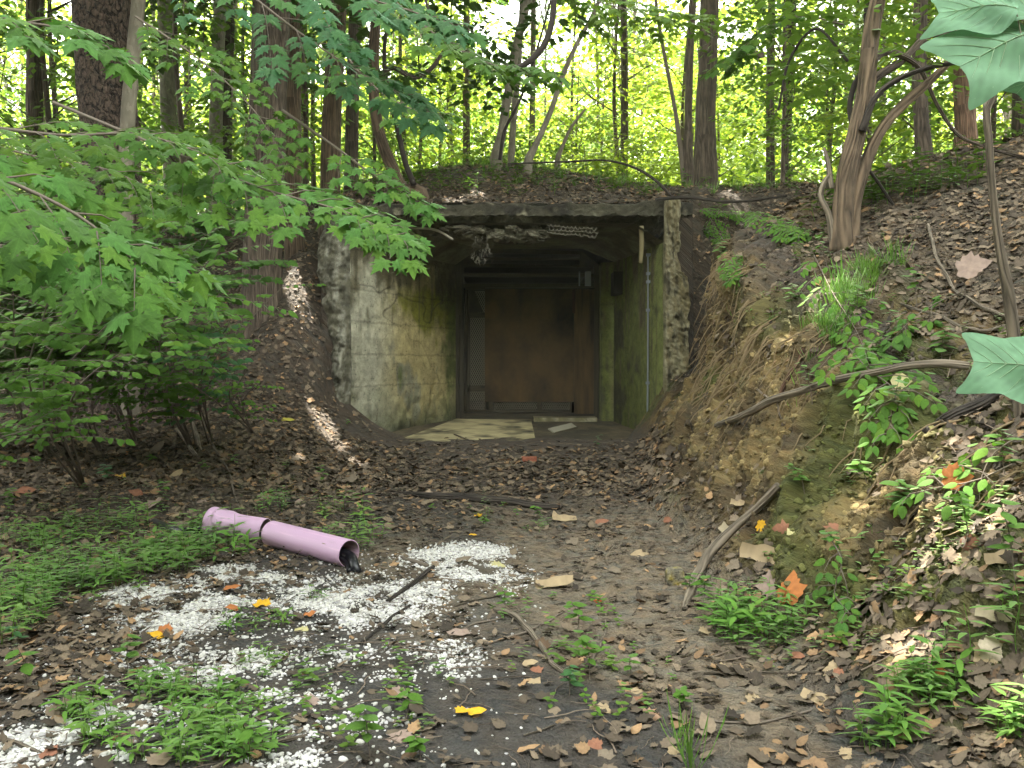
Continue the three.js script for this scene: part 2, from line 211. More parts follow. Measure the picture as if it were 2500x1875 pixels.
const L = { maple: leafGeo(MAPLE, { fold: 0.16, curl: 0.14, wave: 0.4, rings: 2 }), maple2: leafGeo(BROAD, { fold: 0.35, curl: 0.3, wave: 0.8, rings: 2 }), simple: leafGeo(SIMPLE_MAPLE), ovate: leafGeo(OVATE, { fold: 0.3, curl: 0.2 }), lance: leafGeo(LANCE, { fold: 0.4, curl: 0.35 }), diamond: leafGeo(DIAMOND, { cy: 0.45, curl: 0.2 }), tulip: leafGeo(TULIP2, { ...TUL, rings: 6 }),
  dry: leafGeo(BROAD, { fold: -0.45, curl: -0.25, wave: 1.2 }), dry2: leafGeo(OVATE, { fold: -0.7, curl: -0.3, wave: 0.8 }), dry3: leafGeo(SIMPLE_MAPLE, { fold: 0.5, curl: 0.35, wave: 1.5 }), strip: leafGeo(STRIP, { fold: -1.2, curl: -0.12, wave: 0.4 }) };
const mtx = new THREE.Matrix4(), ux = V(), uy = V(), uz = V();
function leafMatrix(p, dir, up, size, wid = 1) { uz.copy(dir).normalize(); uy.copy(up).addScaledVector(uz, -up.dot(uz)); if (uy.lengthSq() < 1e-4) uy.set(0.3, 1, 0.2).addScaledVector(uz, -uz.y); uy.normalize(); ux.crossVectors(uy, uz); return new THREE.Matrix4().makeBasis(ux.clone().multiplyScalar(size * wid), uy.clone().multiplyScalar(size), uz.clone().multiplyScalar(size)).setPosition(p); }
const tint = (rng, s = 0.25, warm = 0) => { const k = 1 + rng.n() * s; return new THREE.Color().setRGB(k * (1 + warm * rng()), k, k * (1 - 0.3 * warm * rng())); };

// ---------------------------------------------------------------- ground sheet
function axis(list) { const o = []; for (const [a, b, s] of list) { const n = Math.max(1, Math.round((b - a) / s)); for (let i = 0; i < n; i++) o.push(a + (b - a) * i / n); } o.push(list[list.length - 1][1]); return o; }
const COL = { mud: [0.072, 0.065, 0.056], tan: [0.23, 0.19, 0.135], litter: [0.105, 0.084, 0.064], clay: [0.27, 0.19, 0.075], clayDark: [0.1, 0.072, 0.03], moss: [0.10, 0.105, 0.028], hill: [0.075, 0.058, 0.036], green: [0.07, 0.10, 0.025] };
const mixc = (a, b, t) => [lerp(a[0], b[0], t), lerp(a[1], b[1], t), lerp(a[2], b[2], t)];
function soilColor(x, D) {
  let c = mixc(COL.mud, COL.tan, sst(0.0, 0.5, fbm(x * 0.9, D * 0.6, 4, 101) + 0.3 * sst(0.0, 1.0, x) * sst(9, 6, D) + 0.14 - 0.25 * sst(0.2, -1, x)));
  c = mixc(c, COL.litter, Math.max(sst(-1.6, -3.2, x + 0.5 * fbm(x, D, 2, 102)), sst(7.5, 9.5, D)));
  const s = x - footAt(D);
  if (x > 0.5 && s > -0.3) { const st = sst(0.05, 0.35, s); let k = mixc(COL.clayDark, COL.clay, sst(-0.25, 0.35, fbm(x * 2.2, D * 2.2, 4, 104))); k = mixc(k, COL.moss, sst(0.1, 0.4, fbm(x * 1.5 + 7, D * 1.5, 3, 105) + 0.25 * sst(7, 5, D))); k = mixc(k, COL.litter, sst(1.2, 2.2, s + 0.4 * fbm(x, D, 3, 106)) * 0.8); k = mixc(k, COL.litter, sst(4, 2.5, D) * 0.7); c = mixc(c, k, st); }
  if (D > 11.1 && D < 14.8 && s > 0.7) c = mixc(c, [0.04, 0.033, 0.025], sst(11.1, 11.5, D) * sst(0.7, 1.0, s) * sst(3.2, 2.6, s));  // black gully soil, with the shade of the recess painted in
  if (D > 14.3) c = mixc(COL.hill, COL.litter, 0.5 + fbm(x, D, 3, 107)); 
  c = mixc(c, COL.green, sst(19, 24, D));
  return c;
}
{
  const xs = axis([[-160, -40, 12], [-40, -14, 2], [-14, -7, 0.2], [-7, -3.5, 0.07], [-3.5, 1.2, 0.055], [1.2, 3.4, 0.03], [3.4, 6.5, 0.07], [6.5, 14, 0.25], [14, 40, 2], [40, 160, 12]]);
  const Ds = axis([[-60, -6, 6], [-6, 0, 1], [0, 1.6, 0.2], [1.6, 6, 0.04], [6, 12, 0.05], [12, PD - 0.06, 0.07], [PD - 0.06, PD, 0.06], [PD, 20, 0.09], [20, 40, 0.8], [40, 80, 4], [80, 300, 20]]);
  const nx = xs.length, pos = [], uv = [], col = [], idx = [];
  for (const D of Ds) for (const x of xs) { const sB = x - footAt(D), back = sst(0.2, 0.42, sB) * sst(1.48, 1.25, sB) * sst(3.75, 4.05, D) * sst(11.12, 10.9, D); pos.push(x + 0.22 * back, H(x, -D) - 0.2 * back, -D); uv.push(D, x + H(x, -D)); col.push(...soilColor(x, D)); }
  for (let j = 0; j + 1 < Ds.length; j++) for (let i = 0; i + 1 < nx; i++) {
    if (Ds[j] < PD - 1e-6 && Ds[j + 1] >= PD - 1e-6 && xs[i] > -2.98 && xs[i + 1] < 2.88) continue; // the open front of the bunker
    const a = j * nx + i, b = a + nx; idx.push(a, a + 1, b, b, a + 1, b + 1);
  }
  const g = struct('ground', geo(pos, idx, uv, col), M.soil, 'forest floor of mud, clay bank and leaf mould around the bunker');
}

{ // the eroded face of the right bank: crumbly clay with ledges, flutes and hanging fringes
  const pos = [], uv = [], col = [], idx = [], D0 = 3.7, D1 = 11.15, nD = 420, nT = 150;
  const row = (D) => { const pts = [], f = footAt(D); for (let k = 0; k <= 60; k++) { const s = 0.18 + 1.32 * k / 60; pts.push([f + s, H(f + s, -D)]); } const acc = [0]; for (let k = 1; k < pts.length; k++) acc.push(acc[k - 1] + Math.hypot(pts[k][0] - pts[k - 1][0], Math.max(0, pts[k][1] - pts[k - 1][1]))); return [pts, acc]; };
  for (let i = 0; i <= nD; i++) { const D = lerp(D0, D1, i / nD), [pts, acc] = row(D), L0 = acc[acc.length - 1]; let k = 1;
    for (let j = 0; j <= nT; j++) { const a = L0 * j / nT; while (k < acc.length - 1 && acc[k] < a) k++; const t = (a - acc[k - 1]) / Math.max(1e-5, acc[k] - acc[k - 1]), x = lerp(pts[k - 1][0], pts[k][0], t), y = lerp(pts[k - 1][1], pts[k][1], t); const v = j / nT, dx = pts[Math.min(60, k + 3)][0] - pts[Math.max(0, k - 4)][0], dy = pts[Math.min(60, k + 3)][1] - pts[Math.max(0, k - 4)][1], q = Math.hypot(dx, dy), nx = -dy / q, ny = dx / q;
      const edge = Math.min(sst(0, 0.12, v), sst(1, 0.86, v), sst(0, 0.06, i / nD), sst(1, 0.985, i / nD)), wrp = 0.25 * n2(D * 2, y * 2, 401);
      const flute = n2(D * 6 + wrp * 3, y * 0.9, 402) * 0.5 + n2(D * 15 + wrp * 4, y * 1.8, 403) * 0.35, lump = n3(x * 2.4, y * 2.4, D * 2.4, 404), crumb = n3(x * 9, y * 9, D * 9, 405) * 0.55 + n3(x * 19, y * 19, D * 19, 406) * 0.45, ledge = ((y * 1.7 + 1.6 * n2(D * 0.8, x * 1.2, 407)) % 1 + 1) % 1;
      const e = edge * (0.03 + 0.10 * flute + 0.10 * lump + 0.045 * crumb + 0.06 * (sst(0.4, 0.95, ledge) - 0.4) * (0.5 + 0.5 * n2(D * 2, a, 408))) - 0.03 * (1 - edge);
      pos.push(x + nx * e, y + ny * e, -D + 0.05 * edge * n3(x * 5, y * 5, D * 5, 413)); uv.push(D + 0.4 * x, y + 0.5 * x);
      const n = fbm(D * 2.5 + x, y * 2.5 + x, 4, 409); let c = mixc([0.13, 0.095, 0.045], [0.28, 0.21, 0.09], sst(-0.25, 0.35, n + 0.3 * crumb)); c = mixc(c, [0.07, 0.05, 0.028], sst(0.15, 0.5, fbm(D * 5, y * 2, 3, 410))); c = mixc(c, [0.11, 0.115, 0.03], sst(0.05, 0.4, fbm(D * 1.3, y * 1.5, 3, 411) + 0.35 * sst(7.5, 5.5, D) - 0.1)); c = mixc(c, COL.litter, sst(0.78, 0.95, v + n * 0.2)); col.push(...mixc(c, [0.085, 0.062, 0.035], sst(0.25, 0.0, v) * 0.7)); } }  // hollows between crumbs tinted darker, shade put into the clay colour
  for (let i = 0; i < nD; i++) for (let j = 0; j < nT; j++) { const a = i * (nT + 1) + j, b = a + nT + 1; idx.push(a, a + 1, b, b, a + 1, b + 1); }
  const clayMap = soilMap.clone(); clayMap.repeat.set(2.3, 2.3); clayMap.needsUpdate = true; const clayMat = new THREE.MeshStandardMaterial({ vertexColors: true, map: clayMap, bumpMap: clayMap, bumpScale: 0.014, roughness: 0.96 });
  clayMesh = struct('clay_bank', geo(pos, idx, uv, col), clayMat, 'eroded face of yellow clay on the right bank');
}
// ---------------------------------------------------------------- the concrete portal
function sheet(a, b, c, d, step, disp, colour, nrm) { // bilinear patch a-b bottom edge, c-d top edge (c above a), pushed along nrm by disp(u, v, p)
  const w = a.distanceTo(b), h = a.distanceTo(c), nu = Math.max(2, Math.ceil(w / step)), nv = Math.max(2, Math.ceil(h / step)), pos = [], uv = [], col = [], idx = [], p = V(), q = V();
  for (let j = 0; j <= nv; j++) for (let i = 0; i <= nu; i++) { const u = i / nu, v = j / nv; p.lerpVectors(a, b, u); q.lerpVectors(c, d, u); p.lerp(q, v); const k = colour(u, v, p); const e = disp(u, v, p); pos.push(p.x + nrm.x * e, p.y + nrm.y * e, p.z + nrm.z * e); uv.push(u * w + a.z * 0.3, v * h + a.x * 0.3); col.push(...k); }
  const flip = V().crossVectors(b.clone().sub(a), c.clone().sub(a)).dot(nrm) < 0;
  for (let j = 0; j < nv; j++) for (let i = 0; i < nu; i++) { const m = j * (nu + 1) + i, n = m + nu + 1; flip ? idx.push(m, n, m + 1, n, n + 1, m + 1) : idx.push(m, m + 1, n, n, m + 1, n + 1); }
  return geo(pos, idx, uv, col);
}
const DD = 17.5, FD = 14.3; // depth of the gate and of the portal's front
const plain = (r, g, b) => () => [r, g, b];
const LX = -2.8, RX = 2.62, DLX = -1.18, DRX = 1.82, CEIL = 4.0, CH = 3.66;
{
  const por = thing('concrete_bunker', 'weathered concrete bunker entrance with splayed mossy walls and a broken lintel, set into the hill', 'bunker');
  // left wing wall
  const wallC = (u, v, p) => { // u 0 at the gate, 1 at the front
    const n = fbm(u * 7, v * 8, 5, 201), n1 = fbm(u * 22, v * 6, 3, 202);
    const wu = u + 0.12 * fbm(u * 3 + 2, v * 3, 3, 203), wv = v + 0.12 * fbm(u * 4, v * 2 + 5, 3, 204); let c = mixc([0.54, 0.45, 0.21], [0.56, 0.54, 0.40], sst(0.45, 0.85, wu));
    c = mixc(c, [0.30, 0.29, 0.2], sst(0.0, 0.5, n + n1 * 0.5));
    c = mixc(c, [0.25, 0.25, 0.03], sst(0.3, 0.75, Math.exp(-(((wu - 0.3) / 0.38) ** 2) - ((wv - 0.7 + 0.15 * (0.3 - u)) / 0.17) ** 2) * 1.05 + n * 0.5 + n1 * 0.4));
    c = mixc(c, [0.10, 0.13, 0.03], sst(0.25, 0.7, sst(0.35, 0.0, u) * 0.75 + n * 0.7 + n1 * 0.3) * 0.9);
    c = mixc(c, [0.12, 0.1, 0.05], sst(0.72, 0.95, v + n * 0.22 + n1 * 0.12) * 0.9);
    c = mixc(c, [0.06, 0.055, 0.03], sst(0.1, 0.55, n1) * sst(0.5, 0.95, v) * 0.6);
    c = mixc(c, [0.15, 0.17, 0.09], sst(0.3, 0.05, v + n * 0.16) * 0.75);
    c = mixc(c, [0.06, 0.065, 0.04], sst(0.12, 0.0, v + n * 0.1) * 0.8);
    const joint = Math.min(...[0.3, 0.46, 0.62, 0.78].map((q) => Math.abs(v - q - 0.006 * n1)));
    const drip = sst(0.25, 0.6, fbm(u * 40, v * 2.5, 3, 205)) * sst(0.25, 0.8, v); c = mixc(c, [0.09, 0.085, 0.045], drip * 0.55); const crack = sst(0.012, 0.004, Math.abs(fbm(u * 2.2, v * 3, 3, 214))); c = c.map((k) => k * (1 - 0.45 * crack) * (0.9 + 0.2 * hash(Math.floor(v * 9.3), 3))); return joint < 0.004 ? c.map((k) => k * 0.7) : c;
  };
  const b0 = 0.1;
  const rough = (a, f, s) => (u, v, p) => a * (n3(p.x * f, p.y * f, p.z * f, s) + 0.5 * n3(p.x * f * 2.3, p.y * f * 2.3, p.z * f * 2.3, s + 3) + 0.3 * n3(p.x * f * 5, p.y * f * 5, p.z * f * 5, s + 5));
  const wallD = (u, v, p) => 0.01 * n3(p.x * 3, p.y * 3, p.z * 3, 210) - (sst(0.28, 0.1, v + 0.22 * fbm(u * 5, v * 5, 3, 211)) * sst(0.05, 0.3, u)) * 0.05 * (0.6 + n2(u * 20, v * 20, 212)) + 0.006 * (Math.floor(v * 9.3 + 0.02 * n2(u * 9, 1, 213)) % 2) - 0.012 * sst(0.010, 0.002, Math.abs(fbm(u * 2.2, v * 3, 3, 214)));
  const nl = V(1, 0, -0.5).normalize().multiplyScalar(-1).set((DD - FD), 0, 0).set(0.89, 0, 0.45).normalize();
  const endC = (u, v, p) => { const n = fbm(p.y * 3 + u * 4, u * 5 + p.z, 4, 220), k = n3(p.x * 14, p.y * 14, p.z * 14, 221); let c = mixc([0.17, 0.16, 0.11], [0.34, 0.33, 0.26], sst(-0.4, 0.5, n + k * 0.5)); c = mixc(c, [0.08, 0.075, 0.05], sst(0.05, 0.5, fbm(p.x * 9 + 3, p.y * 7, 4, 222) + 0.3 * sst(0.6, 1, v)) * 0.8); return mixc(c, [0.16, 0.15, 0.06], sst(0.2, 0.0, v) * 0.6); };
  const edge = (y, s) => 0.10 * n2(y * 1.1, 1, s) + 0.05 * n2(y * 3.1, 1, s + 1) + 0.025 * n2(y * 8, 1, s + 2);
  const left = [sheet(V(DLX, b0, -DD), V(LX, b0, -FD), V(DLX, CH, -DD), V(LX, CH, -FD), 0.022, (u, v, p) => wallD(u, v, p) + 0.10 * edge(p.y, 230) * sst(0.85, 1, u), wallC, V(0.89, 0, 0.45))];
  { // broken front end: a strip whose outer edge wanders
    const pos = [], uv = [], col = [], idx = [], nu = 30, nv = 210, w0 = 0.52;
    for (let j = 0; j <= nv; j++) for (let i = 0; i <= nu + 14; i++) { const v = j / nv, y = b0 + v * 4.05; const out = w0 + edge(y, 231) - 0.1 * sst(3.2, 4.1, y) + 0.08 * Math.sin(y * 2.4 + 1); let x, z; if (i <= nu) { const u = i / nu; x = LX - u * out; z = -FD + 0.07 * sst(0, 0.2, u) + 0.14 * Math.sin(u * Math.PI) + 0.05 * (n3(x * 5, y * 5, 1, 232) + 0.6 * n3(x * 12, y * 12, 1, 233) + 0.5 * n3(x * 26, y * 26, 1, 235)) * (u > 0.02 ? 1 : 0.2) - 0.1 * u * u; } else { x = LX - out + 0.02 * n3(i, y * 6, 1, 234); z = -FD - 0.1 - (i - nu) * 0.22; }
      pos.push(x, y, z); uv.push(i * 0.03, y); col.push(...endC(Math.min(1, i / nu), v, V(x, y, z))); }
    const n = nu + 15; for (let j = 0; j < nv; j++) for (let i = 0; i < nu + 14; i++) { const a = j * n + i, b = a + n; idx.push(a, b, a + 1, b, b + 1, a + 1); }
    left.push(geo(pos, idx, uv, col));
  }
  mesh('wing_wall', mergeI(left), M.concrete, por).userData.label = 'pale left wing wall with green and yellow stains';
  // right wing wall, darker and greener
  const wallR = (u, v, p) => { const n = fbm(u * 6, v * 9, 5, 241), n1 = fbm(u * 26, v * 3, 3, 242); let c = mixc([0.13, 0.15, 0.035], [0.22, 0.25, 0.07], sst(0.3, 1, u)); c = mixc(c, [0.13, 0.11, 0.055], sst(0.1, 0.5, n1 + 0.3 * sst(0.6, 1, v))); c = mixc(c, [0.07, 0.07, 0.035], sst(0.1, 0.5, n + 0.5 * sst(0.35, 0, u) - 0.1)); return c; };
  const endR = (u, v, p) => { const n = fbm(p.y * 2.5 + u * 3, u * 4, 4, 250), k = n3(p.x * 16, p.y * 16, p.z * 16, 251); return mixc(mixc([0.21, 0.175, 0.09], [0.31, 0.28, 0.17], sst(-0.3, 0.4, n + k * 0.35)), [0.08, 0.07, 0.04], sst(0.1, 0.5, fbm(p.y * 5, u * 6, 3, 252))); };
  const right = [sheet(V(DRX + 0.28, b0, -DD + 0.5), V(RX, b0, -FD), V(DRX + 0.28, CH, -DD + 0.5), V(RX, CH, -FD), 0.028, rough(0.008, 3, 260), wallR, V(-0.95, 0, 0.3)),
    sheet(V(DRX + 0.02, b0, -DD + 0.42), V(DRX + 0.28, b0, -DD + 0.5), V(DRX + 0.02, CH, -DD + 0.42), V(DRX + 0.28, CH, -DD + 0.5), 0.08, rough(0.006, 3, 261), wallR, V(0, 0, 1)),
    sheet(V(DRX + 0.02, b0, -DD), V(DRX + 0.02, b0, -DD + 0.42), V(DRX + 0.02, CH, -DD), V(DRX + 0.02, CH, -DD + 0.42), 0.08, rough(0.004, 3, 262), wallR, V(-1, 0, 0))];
  { const pos = [], uv = [], col = [], idx = [], nu = 28, nv = 220; for (let j = 0; j <= nv; j++) for (let i = 0; i <= nu + 14; i++) { const v = j / nv, y = b0 + v * 4.28; const out = 0.5 + 0.5 * edge(y, 271) + (y > 3.15 && y < 3.5 ? -0.05 : 0) - 0.04 * Math.floor(y * 1.3) % 2; let x, z; if (i <= nu) { const u = i / nu; x = RX + u * out; z = -FD + 0.12 + 0.04 * (n3(x * 6, y * 6, 1, 272) + 0.7 * n3(x * 15, y * 15, 1, 273) + 0.5 * n3(x * 28, y * 28, 1, 274)) * (u > 0.02 ? 1 : 0.2) - 0.05 * u * u - (u < 0.01 ? 0.1 : 0); } else { x = RX + out; z = -FD - 0.12 - (i - nu) * 0.22; }
      pos.push(x, y, z); uv.push(i * 0.03, y); col.push(...endR(Math.min(1, i / nu), v, V(x, y, z))); }
    const n = nu + 15; for (let j = 0; j < nv; j++) for (let i = 0; i < nu + 14; i++) { const a = j * n + i, b = a + n; idx.push(a, a + 1, b, b, a + 1, b + 1); }
    right.push(geo(pos, idx, uv, col)); }
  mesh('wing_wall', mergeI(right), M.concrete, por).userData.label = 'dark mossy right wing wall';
  // ceiling with chamfers
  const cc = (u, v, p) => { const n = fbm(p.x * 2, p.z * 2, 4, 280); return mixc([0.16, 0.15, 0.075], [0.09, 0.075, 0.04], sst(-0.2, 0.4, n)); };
  const dn = V(0, -1, 0), CL0 = -0.68, CL1 = -2.25, CR0 = 1.5, CR1 = 2.12;
  mesh('ceiling', mergeI([sheet(V(CL0, CEIL, -DD), V(CR0, CEIL, -DD), V(CL1, CEIL, -FD), V(CR1, CEIL, -FD), 0.1, rough(0.008, 3, 281), cc, dn),
    sheet(V(DLX, CH, -DD), V(CL0, CEIL, -DD), V(LX, CH, -FD), V(CL1, CEIL, -FD), 0.06, rough(0.01, 3, 282), cc, V(0.6, -0.7, 0.2)),
    sheet(V(CR0, CEIL, -DD), V(DRX + 0.28, CH, -DD + 0.5), V(CR1, CEIL, -FD), V(RX, CH, -FD), 0.06, rough(0.012, 3, 283), cc, V(-0.6, -0.7, 0.2))]), M.concrete, por);
  // roof slab above, so that no light comes in from the hill, and the tunnel behind the gate
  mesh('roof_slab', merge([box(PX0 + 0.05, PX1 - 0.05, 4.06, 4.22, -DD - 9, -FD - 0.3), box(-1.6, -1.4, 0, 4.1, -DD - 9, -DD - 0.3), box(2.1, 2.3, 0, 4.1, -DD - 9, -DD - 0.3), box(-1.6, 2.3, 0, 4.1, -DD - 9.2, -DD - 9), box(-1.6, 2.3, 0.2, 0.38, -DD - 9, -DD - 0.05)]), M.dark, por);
  // lintel with a ragged underside
  const lintC = (u, v, p) => { const n = fbm(p.x * 2.5, p.y * 5, 4, 290), k = n3(p.x * 9, p.y * 9, p.z * 9, 291); let c = mixc([0.10, 0.092, 0.06], [0.04, 0.036, 0.026], sst(-0.2, 0.4, n)); c = mixc(c, [0.24, 0.22, 0.15], sst(0.3, 0.62, k * 0.6 + n * 0.5 + 0.25 * sst(0.7, 0.2, v))); return mixc(c, [0.17, 0.15, 0.06], sst(0.9, 1, v) * 0.5); };
  { const pos = [], uv = [], col = [], idx = [], x0 = -3.25, x1 = 3.12, nx = 330, prof = 46;
    for (let i = 0; i <= nx; i++) { const x = lerp(x0, x1, i / nx); const top = 4.31 + 0.03 * n2(x * 2, 1, 301) + 0.05 * sst(1.2, 2.6, x) + 0.02 * n2(x * 7, 1, 302); let bot = 3.93 + 0.05 * n2(x * 1.7, 4, 308) + 0.03 * n2(x * 3, 1, 303) + 0.02 * n2(x * 9, 1, 304) - 0.26 * sst(-1.5, -0.4, x) * sst(0.75, 0.5, x) * (0.55 + 0.45 * n2(x * 5, 2, 305)) + 0.1 * sst(1.2, 1.8, x) * sst(2.6, 2.1, x); if (x > 2.5) bot = 3.9; if (x < -2.75) bot = 3.85;
      for (let j = 0; j <= prof; j++) { const t = j / prof; let y, z; if (t < 0.3) { y = top; z = -FD - 0.75 + t / 0.3 * 0.77; } else if (t < 0.55) { const q = (t - 0.3) / 0.25; y = lerp(top, 4.12, q); z = -FD + 0.03 - 0.03 * q; } else { const q = (t - 0.55) / 0.45; y = lerp(4.12, bot, sst(0, 1, q * 1.15)); z = -FD - 0.02 - q * 0.5; }
        const e = 0.035 * n3(x * 4, y * 5, z * 5, 306) + 0.03 * n3(x * 11, y * 11, z * 11, 307) + 0.026 * n3(x * 24, y * 24, z * 24, 309); const eo = e * (t > 0.58 ? 1 : t > 0.28 ? 0.45 : 0.3); pos.push(x, y + (t > 0.5 ? eo * 1.3 : eo * 0.3), z + eo); uv.push(x, t * 1.6); col.push(...lintC(0, 1 - t, V(x, y, z))); } }
    for (let i = 0; i < nx; i++) for (let j = 0; j < prof; j++) { const a = i * (prof + 1) + j, b = a + prof + 1; idx.push(a, a + 1, b, b, a + 1, b + 1); }
    mesh('lintel', geo(pos, idx, uv, col), M.concrete, por).userData.label = 'cracked, crumbling lintel dark with soil along its top'; }
  { // hanging lumps of spalled concrete
    const rng = Rng(71), parts = [];
    for (let i = 0; i < 70; i++) { const x = rng.r(-1.15, 0.6), g = new THREE.IcosahedronGeometry(1, 5), p = g.attributes.position; const s = rng.r(0.035, 0.1), y = 3.95 - rng.r(0, 0.2) * sst(-1.3, 0.2, x) - 0.02; for (let k = 0; k < p.count; k++) { const q = V().fromBufferAttribute(p, k), e = 1 + 0.4 * n3(q.x * 2 + i, q.y * 2, q.z * 2, 310) - 0.35 * Math.abs(n3(q.x * 5 + i, q.y * 5, q.z * 5, 312)) + 0.12 * n3(q.x * 11, q.y * 11 + i, q.z * 11, 313); p.setXYZ(k, q.x * e, q.y * e * 0.7, q.z * e); } g.scale(s * 1.7, s * 1.0, s); g.rotateZ(rng.r(-0.35, 0.35)); g.translate(x, y, -FD - rng.r(0.05, 0.4)); g.computeVertexNormals();
      const c = []; for (let k = 0; k < p.count; k++) { const t = 0.5 + 0.5 * n3(p.getX(k) * 8, p.getY(k) * 8, p.getZ(k) * 8, 311); c.push(...mixc([0.08, 0.07, 0.04], [0.27, 0.25, 0.17], sst(0.4, 0.85, t))); } g.setAttribute('color', new THREE.Float32BufferAttribute(c, 3)); parts.push(g); }
    mesh('spalled_concrete', merge(parts), M.concrete, por).userData.label = 'lumps of broken concrete hanging under the lintel'; }
  // floor inside
  const fc = (u, v, p) => mixc([0.13, 0.1, 0.055], [0.06, 0.05, 0.03], sst(-0.2, 0.4, fbm(p.x * 1.5, p.z * 2, 4, 320)));
  mesh('floor', sheet(V(-3, floorAt(12.9) - 0.02, -12.9), V(3, floorAt(12.9) - 0.02, -12.9), V(-1.6, FLOOR - 0.02, -DD - 0.1), V(2.2, FLOOR - 0.02, -DD - 0.1), 0.08, rough(0.012, 2, 321), fc, V(0, 1, 0)), M.concrete, por);
  // small fittings in the doorway
  const sill = sheet(at(1303, 1047, DD - 0.55), at(1458, 1047, DD - 0.55), at(1303, 1020, DD - 0.55), at(1458, 1020, DD - 0.55), 0.05, rough(0.01, 6, 330), (u, v, p) => mixc([0.2, 0.18, 0.09], [0.36, 0.33, 0.22], sst(0, 0.5, n3(p.x * 9, p.y * 9, 0, 331))), V(0, 0, 1));
  { const a = at(1303, 1020, DD - 0.55), b = at(1458, 1047, DD - 0.55); const top = sheet(V(a.x, a.y, a.z), V(b.x, a.y, a.z), V(a.x, a.y, a.z - 0.5), V(b.x, a.y, a.z - 0.5), 0.08, rough(0.008, 6, 332), plain(0.2, 0.17, 0.09), V(0, 1, 0)); mesh('sill', mergeI([sill, top]), M.concrete, por); }
  mesh('recess_shade_block', box(2.02, 2.2, 2.95, 3.4, -DD + 0.62, -DD + 1.1), M.dark, por);  // solid near-black block stands in for the shaded hole in the wall
}

